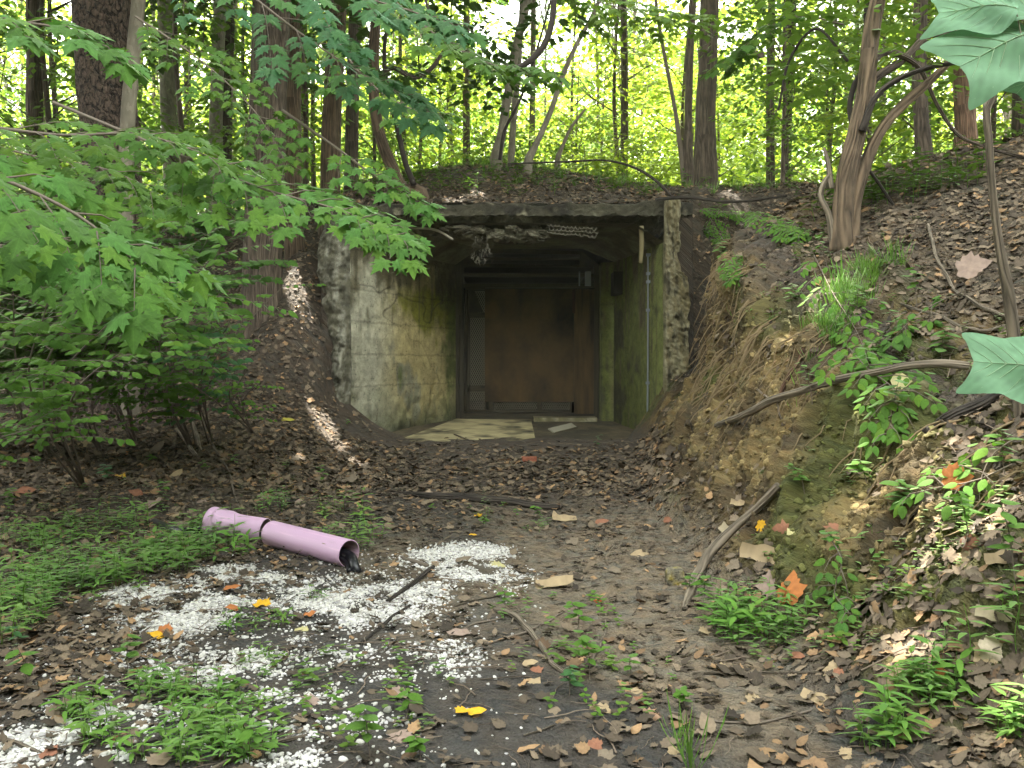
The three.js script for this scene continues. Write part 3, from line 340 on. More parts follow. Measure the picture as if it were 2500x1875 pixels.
// ---------------------------------------------------------------- the steel gate
{
  const X = (px) => at(px, 900, DD).x, Y = (py) => at(1250, py, DD).y, Z = -DD;
  const gate = thing('steel_gate', 'rusty steel gate with plate door and barred top, deep inside the bunker', 'gate');
  const bx = (name, x0, x1, y0, y1, z, t, m, parent = gate) => mesh(name, box(X(x0), X(x1), Y(y1), Y(y0), Z + z - t / 2, Z + z + t / 2), m, parent);
  const fr = [box(X(1113), X(1133), Y(1022), Y(648), Z - 0.06, Z + 0.06), box(X(1449), X(1466), Y(1022), Y(652), Z - 0.06, Z + 0.06), box(X(1133), X(1449), Y(703), Y(693), Z - 0.05, Z + 0.05), box(X(1133), X(1449), Y(1022), Y(1008), Z - 0.05, Z + 0.05)];
  mesh('frame', merge(fr), M.steel, gate);
  { const s = new THREE.Shape(); [[1113, 652], [1113, 642], [1176, 604], [1420, 614], [1466, 652]].forEach(([a, b], i) => i ? s.lineTo(X(a), Y(b)) : s.moveTo(X(a), Y(b))); s.closePath(); const h = new THREE.Path(); [[1168, 618], [1414, 622], [1414, 648], [1168, 644]].forEach(([a, b], i) => i ? h.lineTo(X(a), Y(b)) : h.moveTo(X(a), Y(b))); h.closePath(); s.holes.push(h); const g = new THREE.ExtrudeGeometry(s, { depth: 0.03, bevelEnabled: false }); g.translate(0, 0, Z); mesh('head_plate', g, M.steel, gate); }
  for (const [a, b, x0, x1] of [[629, 635, 1168, 1414], [668, 676, 1133, 1449]]) bx('bar', x0, x1, a, b, 0, 0.05, M.steel);
  const door = new THREE.Group(); door.name = 'door'; gate.add(door);
  bx('plate', 1184, 1400, 706, 981, 0.05, 0.012, M.rust, door);
  bx('plate', 1401, 1450, 706, 1010, 0.045, 0.012, M.rust, door);
  bx('stop_strip', 1396, 1403, 708, 765, 0.07, 0.02, M.rustRed, door);
  const rails = [[1137, 1148, 706, 1004], [1137, 1185, 700, 708], [1137, 1185, 763, 776], [1137, 1185, 941, 956], [1137, 1395, 1000, 1007], [1183, 1186, 981, 1003], [1193, 1206, 981, 1001], [1311, 1324, 981, 1001], [1391, 1396, 981, 1004]];
  mesh('door_frame', merge(rails.map(([a, b, c, d]) => box(X(a), X(b), Y(d), Y(c), Z + 0.0, Z + 0.045))), M.steel, door);
  { const s = new THREE.Shape(); [[1148, 708], [1158, 708], [1180, 762], [1148, 764]].forEach(([a, b], i) => i ? s.lineTo(X(a), Y(b)) : s.moveTo(X(a), Y(b))); const g = new THREE.ExtrudeGeometry(s, { depth: 0.01, bevelEnabled: false }); g.translate(0, 0, Z + 0.03); mesh('gusset', g, M.steel, door); }
  const net = (x0, x1, y0, y1) => { const l = [], ax = X(x0), bx2 = X(x1), ay = Y(y1), by = Y(y0), cw = 0.045, chh = 0.085, nxx = Math.ceil((bx2 - ax) / cw), nyy = Math.ceil((by - ay) / chh); for (let j = 0; j < nyy; j++) for (let i = 0; i < nxx; i++) { const x = ax + i * cw, y = ay + j * chh, m = V(x + cw / 2, y, Z + 0.015), t = V(x + cw / 2, Math.min(y + chh, by), Z + 0.015), lft = V(x, Math.min(y + chh / 2, by), Z + 0.015), rt = V(Math.min(x + cw, bx2), Math.min(y + chh / 2, by), Z + 0.015); for (const q of [lft, rt]) for (const e of [m, t]) if (e.distanceTo(q) > 0.01) l.push(bar(e, q, 0.007)); } return merge(l); };
  for (const r of [[1150, 1184, 712, 763], [1148, 1184, 776, 941], [1148, 1184, 956, 1000], [1206, 1311, 982, 1000], [1324, 1391, 982, 1000]]) mesh('mesh_panel', net(...r), M.wire, door);
  mesh('hinge_rod', limb([at(1138, 708, DD - 0.1), at(1136, 1004, DD - 0.1)], [0.035, 0.035], { radial: 10 }), M.steel, gate); mesh('bolt_rod', limb([at(1122, 770, DD - 0.1), at(1120, 1004, DD - 0.1)], [0.014, 0.014], { radial: 8 }), M.steel, gate);
  mesh('latch_box', merge([box(X(1427), X(1441), Y(699), Y(664), Z + 0.05, Z + 0.14), box(X(1412), X(1415), Y(699), Y(664), Z + 0.05, Z + 0.1)]), M.galv, gate);
}
{ // fittings along the right wall and under the lintel
  const wx = (D) => lerp(RX, DRX + 0.28, (D - FD) / (DD - 0.5 - FD)) - 0.035;
  const cd = thing('conduit', 'thin grey electrical conduit clipped upright to the right bunker wall', 'conduit');
  const D0 = 14.95, x0 = wx(D0), y = (py) => EYE + ray(1577, py)[1] * D0;
  mesh('pipe', limb([V(x0, y(1050), -D0), V(x0 + 0.006, y(850), -D0), V(x0, y(620), -D0)], [0.018, 0.018, 0.014], { radial: 10 }), M.galv, cd);
  for (const py of [622, 668, 688, 757, 935]) mesh(py < 690 ? 'coupling' : 'clip', box(x0 - 0.03, x0 + 0.05, y(py) - 0.025, y(py) + 0.025, -D0 - 0.03, -D0 + 0.03), M.galv, cd);
  const st = thing('wooden_strip', 'rotten wooden strip hanging down from the right end of the lintel', 'wooden strip');
  mesh('strip', limb([at(1566, 552, FD + 0.15), at(1567, 600, FD + 0.15), at(1564, 642, FD + 0.15)], [0.045, 0.04, 0.028], { radial: 6, step: 0.04, wob: 0.3 }), std(0.22, 0.18, 0.09), st);
  const rp = thing('loose_pipe', 'pale rusty pipe lying along the ceiling edge under the left of the lintel', 'pipe');
  mesh('pipe', limb([at(955, 556, FD + 0.25), at(1062, 561, FD + 0.25), at(1106, 585, FD + 0.12)], [0.022, 0.022, 0.018], { radial: 10 }), std(0.3, 0.27, 0.2, { roughness: 0.6 }), rp);
  // rusted wire netting
  const rng = Rng(5), wl = [];
  const wtn = thing('wire_netting', 'tangle of rusted wire netting dangling from the broken lintel', 'wire netting');
  for (let i = 0; i < 60; i++) { const px = rng.r(1155, 1206), py = rng.r(575, 640); const a = at(px, py, FD - 0.02 + rng.r(-0.1, 0.1)), b = a.clone().add(V(rng.n() * 0.09, rng.n() * 0.12 - 0.02, rng.n() * 0.05)); const c = b.clone().add(V(rng.n() * 0.07, rng.n() * 0.09, rng.n() * 0.04)); wl.push(limb([a, b, c], [0.003, 0.003, 0.003], { radial: 4, step: 0.05, cap: false })); }
  mesh('wires', mergeI(wl), M.wire, wtn).userData.kind = 'stuff';
  const w2 = []; const nt = thing('wire_netting', 'flat strip of hexagonal wire netting bulging from the right half of the lintel', 'wire netting');
  for (let i = 0; i < 12; i++) for (let j = 0; j < 3; j++) { const px = 1335 + i * 10 + (j % 2) * 5, py = 547 + j * 9 + i * 0.8; const p = (x, y) => at(x, y + 3 * n2(x * 0.1, y * 0.1, 7), FD - 0.08); for (const [a, b, c, d] of [[0, 0, 3, 5], [3, 5, 8, 5], [8, 5, 11, 0]]) w2.push(bar(p(px + a, py + b), p(px + c, py + d), 0.006)); }
  mesh('wires', merge(w2), M.wire, nt).userData.kind = 'stuff';
  const pl = thing('floor_plate', 'tan sheet of stained plywood lying on the floor before the gate', 'plywood sheet');
  const c4 = [[955, 1082], [1180, 1088], [1306, 1070], [1296, 1026], [1115, 1024]].map(([a, b]) => { const [u, v] = ray(a, b), D = (EYE - 0.44 + 0.875) / (0.05 - v); return [u * D, D]; });
  const sh = new THREE.Shape(); c4.forEach(([x, D], i) => i ? sh.lineTo(x, D) : sh.moveTo(x, D)); const pg = new THREE.ExtrudeGeometry(sh, { depth: 0.03, bevelEnabled: true, bevelSize: 0.004, bevelThickness: 0.004, bevelSegments: 1 }); pg.rotateX(-Math.PI / 2); pg.applyMatrix4(new THREE.Matrix4().set(1, 0, 0, 0, 0, 1, -0.05, 0.42 - 0.875, 0, 0, 1, 0, 0, 0, 0, 1));
  const plyMap = tex(256, 256, (u, v) => { const n = P(u, v, 3, 4, 97), k = 0.75 + 0.4 * P(u, v, 8, 4, 96) - 0.5 * sst(0.05, 0.35, n); return [k, k * 0.97, k * 0.9]; }, 0.6);
  mesh('board', pg, std(0.5, 0.44, 0.25, { map: plyMap }), pl);
  const bd = thing('board', 'small weathered board lying by the sill right of the plywood', 'board');
  mesh('plank', bar(V(0.72, floorAt(15.2) + 0.02, -15.2), V(1.2, floorAt(16) + 0.025, -16), 0.14, 0.025), std(0.28, 0.26, 0.19), bd);
  const stick = thing('stick', 'short pale stick lying on the plywood before the gate', 'stick');
  mesh('wood', limb([V(-1.02, floorAt(14.5) + 0.055, -14.5), V(-0.74, floorAt(13.8) + 0.055, -13.8)], [0.015, 0.012], { radial: 6, wob: 0.2 }), M.twigPale, stick);
}

// ---------------------------------------------------------------- crowns (shared leaf clouds) and trees
function cloud(seed, { clumps, per, rx, ry, rz, size, flat = 0.35, shape, spread = 0.8, y0 = 0 }) { // leaves in flattened sprays through an ellipsoid
  const rng = Rng(seed), src = shape.attributes.position, sn = shape.attributes.normal, si = shape.index, pos = [], nor = [], uv = [], idx = [];
  const p = V(), q = V();
  for (let c = 0; c < clumps; c++) {
    let x, y, z, d; do { x = rng.r(-1, 1); y = rng.r(-1, 1); z = rng.r(-1, 1); d = x * x + y * y + z * z; } while (d > 1 || d < 0.12);
    const cx = x * rx, cy = y * ry + y0, cz = z * rz, tx = rng.n() * 0.35, tz = rng.n() * 0.35, R = spread * rng.r(0.6, 1.3);
    for (let i = 0; i < per; i++) {
      const a = rng() * 6.283, r = Math.sqrt(rng()) * R, lx = Math.cos(a) * r, lz = Math.sin(a) * r; const P0 = V(cx + lx, cy + lx * tx + lz * tz - r * r * 0.18 + rng.n() * flat * 0.4, cz + lz);
      const m = leafMatrix(P0, V(Math.cos(a) + rng.n() * 0.8, -0.25 + rng.n() * 0.45, Math.sin(a) + rng.n() * 0.8), V(rng.n() * 0.7, 1, rng.n() * 0.7), size * rng.r(0.6, 1.25), rng.r(0.8, 1.15));
      const b = pos.length / 3;
      for (let k = 0; k < src.count; k++) { p.fromBufferAttribute(src, k).applyMatrix4(m); q.fromBufferAttribute(sn, k).transformDirection(m); pos.push(p.x, p.y, p.z); nor.push(q.x, q.y, q.z); }
      for (let k = 0; k < si.count; k++) idx.push(b + si.array[k]);
    }
  }
  const g = new THREE.BufferGeometry(); g.setAttribute('position', new THREE.Float32BufferAttribute(pos, 3)); g.setAttribute('normal', new THREE.Float32BufferAttribute(nor, 3)); g.setIndex(idx); return g;
}
const quad = leafGeo(DIAMOND, { cy: 0.45, curl: 0.15, fold: 0.25 });
const CROWN = [1, 2, 3].map((s) => cloud(s, { clumps: 75, per: 58, rx: 4.6, ry: 4.2, rz: 4.6, size: 0.24, shape: quad, spread: 1.15 }));
const UNDER = [11, 12, 13, 14].map((s) => cloud(s, { clumps: 58, per: 26, rx: 2.1, ry: 2.7, rz: 2.1, size: 0.17, shape: quad, spread: 0.7, y0: 3.6 }));
const BUSH = [21, 22, 23].map((s) => cloud(s, { clumps: 26, per: 34, rx: 1.0, ry: 0.75, rz: 0.9, size: 0.1, shape: quad, spread: 0.4, y0: 0.85 }));
const limbsUnder = mergeI([0, 1, 2, 3, 4, 5, 6].map((i) => { const r = Rng(40 + i), a = i * 2.4, y = 1.2 + i * 0.62; return limb([V(0, y, 0), V(Math.cos(a) * 0.7, y + 0.5, Math.sin(a) * 0.7), V(Math.cos(a + 0.3) * 1.6, y + 0.8 + r() * 0.5, Math.sin(a + 0.3) * 1.6)], [0.022, 0.014, 0.006], { radial: 5, step: 0.4, cap: false }); }));
const limbsTall = mergeI([0, 1, 2, 3, 4, 5, 6, 7].map((i) => { const r = Rng(60 + i), a = i * 2.4, y = -3 + i * 0.8; return limb([V(0, y, 0), V(Math.cos(a) * 1.4, y + 1.4, Math.sin(a) * 1.4), V(Math.cos(a + 0.3) * 3.6, y + 2 + r() * 1.5, Math.sin(a + 0.3) * 3.6)], [0.11, 0.07, 0.02], { radial: 6, step: 0.6, cap: false }); }));
const GT = 'tall trees of the wood on and beyond the hill';
function trunkFrom(path, D, top, o, dz = 0) { // path: [px, py, width in px] from the foot up, in the photograph; goes on above the frame to height top
  const pts = [], rad = [];
  path.forEach(([px, py, w, d], i) => { const q = at(px, py, (d ?? D) + dz * i); const r = w / 2 * (d ?? D) / FOC; if (i === 0) { q.y = Math.min(q.y, H(q.x, q.z)); pts.push(V(q.x, q.y - 0.35, q.z)); rad.push(r * (o.flare ?? 1.5)); pts.push(V(q.x, q.y + 0.25, q.z)); rad.push(r * 1.12); } else { pts.push(q); rad.push(r); } });
  const a = pts[pts.length - 2], b = pts[pts.length - 1], d = b.clone().sub(a).normalize(); d.x *= 0.7; d.normalize();
  if (top > b.y + 1) { const k = (top - b.y) / Math.max(0.5, d.y); pts.push(b.clone().addScaledVector(d, k * 0.5)); rad.push(rad[rad.length - 1] * 0.75); pts.push(b.clone().addScaledVector(d, k)); rad.push(rad[rad.length - 1] * 0.35); }
  return [pts, rad];
}
const crownMats = [M.canopy, M.canopy, M.canopy];
function heroTree(name, label, D, path, mat, { top = 14, crown = 0, radial = 24, step = 0.1, ridge = 0, freq = 3, seed = 1, scale = 1, flare = 1.5, group } = {}) {
  const [pts, rad] = trunkFrom(path, D, top, { flare }); const base = pts[0].clone().setY(pts[0].y + 0.35);
  const t = thing(name, label, 'tree', base, group); const rel = pts.map((p) => p.clone().sub(base));
  mesh('trunk', limb(rel, rad, { radial, step, ridge, freq, seed, wob: 0.03 }), mat, t);
  if (crown !== null) { const e = rel[rel.length - 1]; const c = mesh('crown', CROWN[crown % 3], M.canopy, t); c.position.set(e.x, e.y - 1.5, e.z); c.rotation.y = seed; c.scale.setScalar(scale * 1.4); const l = mesh('limbs', limbsTall, mat, t); l.position.copy(c.position); l.rotation.y = seed * 2; l.scale.setScalar(scale); }
  return t;
}
heroTree('oak_tree', 'thick dark oak with deeply fissured bark at far left, behind the maple leaves', 13, [[318, 985, 150], [300, 800, 138], [285, 560, 128], [268, 330, 128], [255, 120, 132], [250, 0, 134], [240, -300, 130]], M.oak, { top: 17, crown: 0, radial: 72, step: 0.06, ridge: 0.02, freq: 7, seed: 1, scale: 1.2 });
heroTree('young_tree', 'slim smooth grey tree leaning across the right edge of the thick fissured oak', 12.3, [[318, 1000, 40], [306, 620, 36], [312, 300, 34], [327, 120, 33], [342, -40, 31]], M.smooth, { top: 12, crown: 1, radial: 16, seed: 2, scale: 0.7 });
heroTree('poplar_tree', 'big straight tree with finely ridged grey bark left of the bunker', 14.6, [[640, 868, 104], [640, 700, 94], [645, 480, 88], [655, 260, 86], [662, 60, 88], [668, -250, 86]], M.ridge, { top: 19, crown: 2, radial: 56, step: 0.08, ridge: 0.014, freq: 9, seed: 3, scale: 1.25, flare: 1.35 });
heroTree('poplar_tree', 'lighter brown trunk close behind the right side of the big ridged tree', 16.6, [[722, 690, 48], [715, 500, 44], [712, 250, 42], [710, 0, 42], [708, -200, 40]], M.ridgeRed, { top: 23, crown: 0, radial: 28, ridge: 0.008, freq: 8, seed: 4, scale: 1.1 });
heroTree('poplar_tree', 'straight brown trunk with an orange sunlit top, above the left end of the lintel', 18, [[808, 630, 56], [806, 450, 48], [812, 250, 46], [822, 80, 42], [832, -150, 40]], M.ridgeRed, { top: 22, crown: 1, radial: 28, ridge: 0.008, freq: 8, seed: 5 });
heroTree('poplar_tree', 'slimmer brown trunk just right of the sunlit straight trunk on the hill', 19.5, [[858, 520, 36], [858, 380, 32], [862, 200, 32], [868, 0, 30]], M.ridge, { top: 21, crown: 2, radial: 16, seed: 6 });
heroTree('mottled_tree', 'dark mottled trunk at the left edge of the wood, left of the fissured oak', 17, [[88, 900, 46], [86, 600, 40], [85, 350, 38], [84, 100, 36], [82, -150, 36]], M.ridge, { top: 21, crown: 0, radial: 24, ridge: 0.01, freq: 6, seed: 7 });
heroTree('mottled_tree', 'pale lichen-mottled trunk between the fissured oak and the big ridged tree', 20, [[430, 620, 42], [418, 400, 38], [408, 200, 36], [402, 0, 34]], M.pale, { top: 21, crown: 1, radial: 20, seed: 8 });
heroTree('mottled_tree', 'light grey forked trunk just left of the big ridged tree', 19, [[520, 660, 40], [525, 400, 34], [530, 200, 30], [538, 0, 28]], M.pale, { top: 20, crown: 2, radial: 18, seed: 9 });
heroTree('dark_tree', 'dark straight trunk crossing behind the light grey forked one', 19.6, [[548, 650, 34], [550, 400, 30], [556, 150, 28], [562, -50, 27]], M.ridgeDark, { top: 20, crown: 0, radial: 18, seed: 10 });
heroTree('leaning_tree', 'reddish curved tree rooted on the left of the lintel and bending upright', 15, [[1022, 505, 38], [985, 462, 32], [955, 405, 30], [930, 340, 28], [915, 260, 27], [912, 150, 26], [918, 30, 24], [922, -120, 22]], M.ridgeRed, { top: 11, crown: 1, radial: 20, ridge: 0.004, freq: 6, seed: 11, scale: 0.6, flare: 1.3 });
heroTree('sapling', 'tallest pale sapling leaning right from the top of the mound over the bunker', 17.6, [[1212, 405, 26], [1222, 340, 22], [1240, 230, 22], [1262, 110, 21], [1288, 0, 20], [1310, -90, 18]], M.smooth, { top: 21, crown: 2, radial: 14, seed: 12, scale: 0.5 });
heroTree('sapling', 'thin upright sapling close behind the tallest sapling on the mound', 19, [[1248, 395, 16], [1256, 270, 15], [1266, 170, 13], [1272, 40, 11]], M.smooth, { top: 11, crown: null, radial: 10, seed: 13, scale: 0.45 });
heroTree('sapling', 'crooked thin sapling arching right from the crest of the mound', 17.2, [[1290, 408, 20], [1310, 350, 15], [1345, 270, 13], [1372, 190, 12], [1402, 120, 11], [1440, 50, 10], [1478, -30, 9]], M.smooth, { top: 9.5, crown: null, radial: 10, seed: 14, scale: 0.45 });
heroTree('sapling', 'short dead-looking sapling leaning right between the crooked sapling and the tree pair', 18, [[1362, 410, 12], [1372, 360, 9], [1395, 310, 7], [1430, 265, 5]], M.twig, { top: 0, crown: null, radial: 8, seed: 15 });
heroTree('broad_tree', 'broad tree with sunlit brown bark, the thicker of the pair right of centre', 20.5, [[1722, 425, 58], [1722, 300, 48], [1728, 150, 44], [1732, 0, 44], [1735, -150, 42]], M.ridge, { top: 20, crown: 0, radial: 28, ridge: 0.008, freq: 8, seed: 16, scale: 1.1 });
heroTree('broad_tree', 'slim straight trunk, the thinner of the pair right of centre', 20, [[1680, 418, 28], [1680, 300, 19], [1684, 150, 18], [1692, 0, 17], [1696, -100, 16]], M.ridge, { top: 21, crown: 1, radial: 16, seed: 17, scale: 0.8 });
heroTree('sapling', 'thin sapling leaning left from the foot of the tree pair right of centre', 20, [[1672, 415, 14], [1650, 280, 10], [1625, 150, 9], [1606, 40, 8], [1596, -40, 7]], M.twig, { top: 10.5, crown: null, radial: 10, seed: 18, scale: 0.4 });
heroTree('dark_tree', 'nearly black distant trunk right of the bright clearing', 27, [[1918, 470, 26], [1920, 330, 24], [1925, 200, 24], [1932, 60, 22]], M.ridgeDark, { top: 23, crown: 0, radial: 16, seed: 19 });
heroTree('grey_tree', 'grey-brown trunk on the crest between the forked bush tree and the reddish trunk', 15.5, [[2262, 430, 40], [2250, 300, 34], [2244, 180, 32], [2246, 60, 31], [2252, -120, 30]], M.ridge, { top: 20, crown: 1, radial: 24, ridge: 0.006, freq: 7, seed: 20 });
heroTree('cedar_tree', 'reddish trunk with shaggy bark and a broken stub, at right on the crest', 17, [[2360, 392, 62], [2357, 300, 48], [2352, 180, 45], [2350, 40, 42], [2348, -150, 40]], std(0.38, 0.24, 0.16, { map: ridgeMap, bumpMap: ridgeBump, bumpScale: 0.02 }), { top: 21, crown: 2, radial: 28, ridge: 0.008, freq: 9, seed: 21 });
heroTree('grey_tree', 'grey trunk at the far right edge beyond the crest', 19, [[2490, 420, 34], [2488, 200, 30], [2486, 0, 28]], M.ridge, { top: 20, crown: 0, radial: 16, seed: 22 });
{ // the forked small tree on the bank
  const b = G(2062, 588), t = thing('forked_tree', 'small forked tree with stringy bark growing on the edge of the right bank', 'tree', b), D = -b.z;
  const S = (name, l, mat = M.ridge) => { const p = l.map(([x, y, w, d = 0]) => at(x, y, D + d).sub(b)); p[0].y -= 0.12; mesh(name, limb(p, l.map((q) => q[2] / 2 * D / FOC), { radial: 20, step: 0.06, ridge: 0.006, freq: 5, seed: l[0][0], wob: 0.08 }), mat, t); };
  const stringy = std(0.25, 0.185, 0.12, { map: ridgeMap, bumpMap: ridgeBump, bumpScale: 0.02 });
  S('trunk', [[2055, 590, 62], [2058, 530, 50], [2068, 430, 48], [2090, 330, 44], [2112, 230, 42], [2122, 120, 40], [2134, 40, 38], [2160, -60, 30]], stringy);
  S('trunk', [[2076, 575, 44], [2088, 500, 30], [2110, 410, 30], [2150, 320, 26], [2205, 255, 24], [2262, 205, 20], [2320, 150, 14]], stringy);
  S('limb', [[2040, 585, 20], [2022, 520, 15], [2003, 478, 14], [2016, 440, 13], [2030, 425, 11]], M.twigPale);
  S('limb', [[2030, 430, 14], [2020, 390, 10], [2012, 360, 6]], M.twigPale);
  S('limb', [[2100, 300, 16, .1], [2130, 200, 20, .15], [2200, 150, 16, .2], [2260, 90, 13, .3], [2330, 78, 10, .4]]); S('limb', [[2118, 140, 16], [2160, 128, 17, .1], [2240, 160, 12, .2], [2290, 260, 8, .3], [2340, 330, 7, .3], [2410, 360, 6, .3], [2500, 385, 6, .2]]);
  S('limb', [[2105, 290, 18, -.1], [2140, 235, 14, -.15], [2200, 190, 12, -.2], [2290, 160, 10, -.2], [2370, 150, 7, -.3]], M.twigDark);
  S('limb', [[2095, 330, 14, .15], [2075, 270, 12, .2], [2085, 210, 12, .2], [2108, 165, 11, .2], [2115, 20, 10, .2]], M.vine);
  S('limb', [[2108, 370, 7], [2140, 440, 8, .1], [2180, 500, 7, .2]], M.vine); S('limb', [[2070, 120, 7, .3], [1990, 70, 6, .5], [1930, 140, 5, .7], [1900, 270, 4, .8]], M.vine);
  const cr = mesh('crown', UNDER[1], M.glowDeep, t); cr.position.set(0.6, 0.9, -0.8); cr.scale.set(0.9, 0.7, 0.9);
}
{ // pale slender stem close on the right, and vines
  const t = thing('pale_stem', 'slender pale bare stem rising in front of the right bank', 'sapling', G(2500, 1020)); const b = t.position;
  const l = [[2500, 1030, 30], [2478, 850, 28], [2462, 720, 26], [2440, 600, 20], [2425, 480, 17], [2415, 350, 16], [2410, 262, 15], [2425, 235, 14], [2440, 190, 11], [2448, 120, 8], [2440, -20, 6]]; const D = -b.z; const p = l.map(([x, y]) => at(x, y, D - 0.4 * (1030 - y) / 1000).sub(b)); p[0].y -= 0.15;
  mesh('stem', limb(p, l.map((q) => q[2] / 2 * D / FOC), { radial: 12, step: 0.05, wob: 0.12, seed: 3 }), M.twigPale, t);
  mesh('branch', limb([at(2412, 262, D - 0.3).sub(b), at(2404, 225, D - 0.25).sub(b), at(2418, 150, D - 0.2).sub(b)], [0.02, 0.018, 0.008], { radial: 8 }), M.pale, t);
}
function vine(label, D, l, mat = M.vine, name = 'vine') { const b = at(l[0][0], l[0][1], l[0][3] ?? D), t = thing(name, label, 'vine', b); mesh('stem', limb(l.map(([x, y, , d]) => at(x, y, d ?? D).sub(b)), l.map((q) => q[2] / 2 * D / FOC), { radial: 10, step: 0.06, wob: 0.12, seed: l[0][0] }), mat, t); return t; }
vine('thick dark vine hanging in a wide loop over the mound', 9, [[1352, -40, 14], [1348, 50, 15], [1325, 115, 15], [1280, 158, 14], [1225, 177, 13], [1160, 165, 11], [1120, 142, 9], [1060, 60, 7], [1030, -30, 6]]);
vine('thin black vine running up past the reddish leaning tree', 14.8, [[1010, 452, 14], [988, 390, 14], [972, 320, 12], [952, 240, 11], [938, 150, 10], [945, 60, 8], [960, -40, 7]]);
vine('brown bent branch curving between the leaning tree and the mound', 14, [[930, 180, 14], [960, 166, 12], [1010, 190, 12], [1050, 170, 11], [1075, 138, 9], [1120, 60, 6]], M.ridgeDark, 'branch');
vine('straight thin dark stem slanting right from the mound past the tallest sapling', 16.6, [[1220, 390, 8], [1232, 320, 8], [1262, 260, 7], [1290, 190, 6], [1320, 90, 5], [1345, 0, 4]]);
vine('long grey twig arching over the right of the bunker roof', 13.8, [[1640, 480, 8], [1600, 440, 7], [1550, 410, 6], [1480, 392, 5], [1380, 395, 5], [1240, 400, 4]], M.twigDark, 'branch');
vine('dark dead branch lying along the crest right of the bunker', 13.6, [[1600, 487, 9], [1680, 482, 9], [1780, 493, 8], [1860, 486, 6], [1920, 478, 5]], M.twigDark, 'branch');

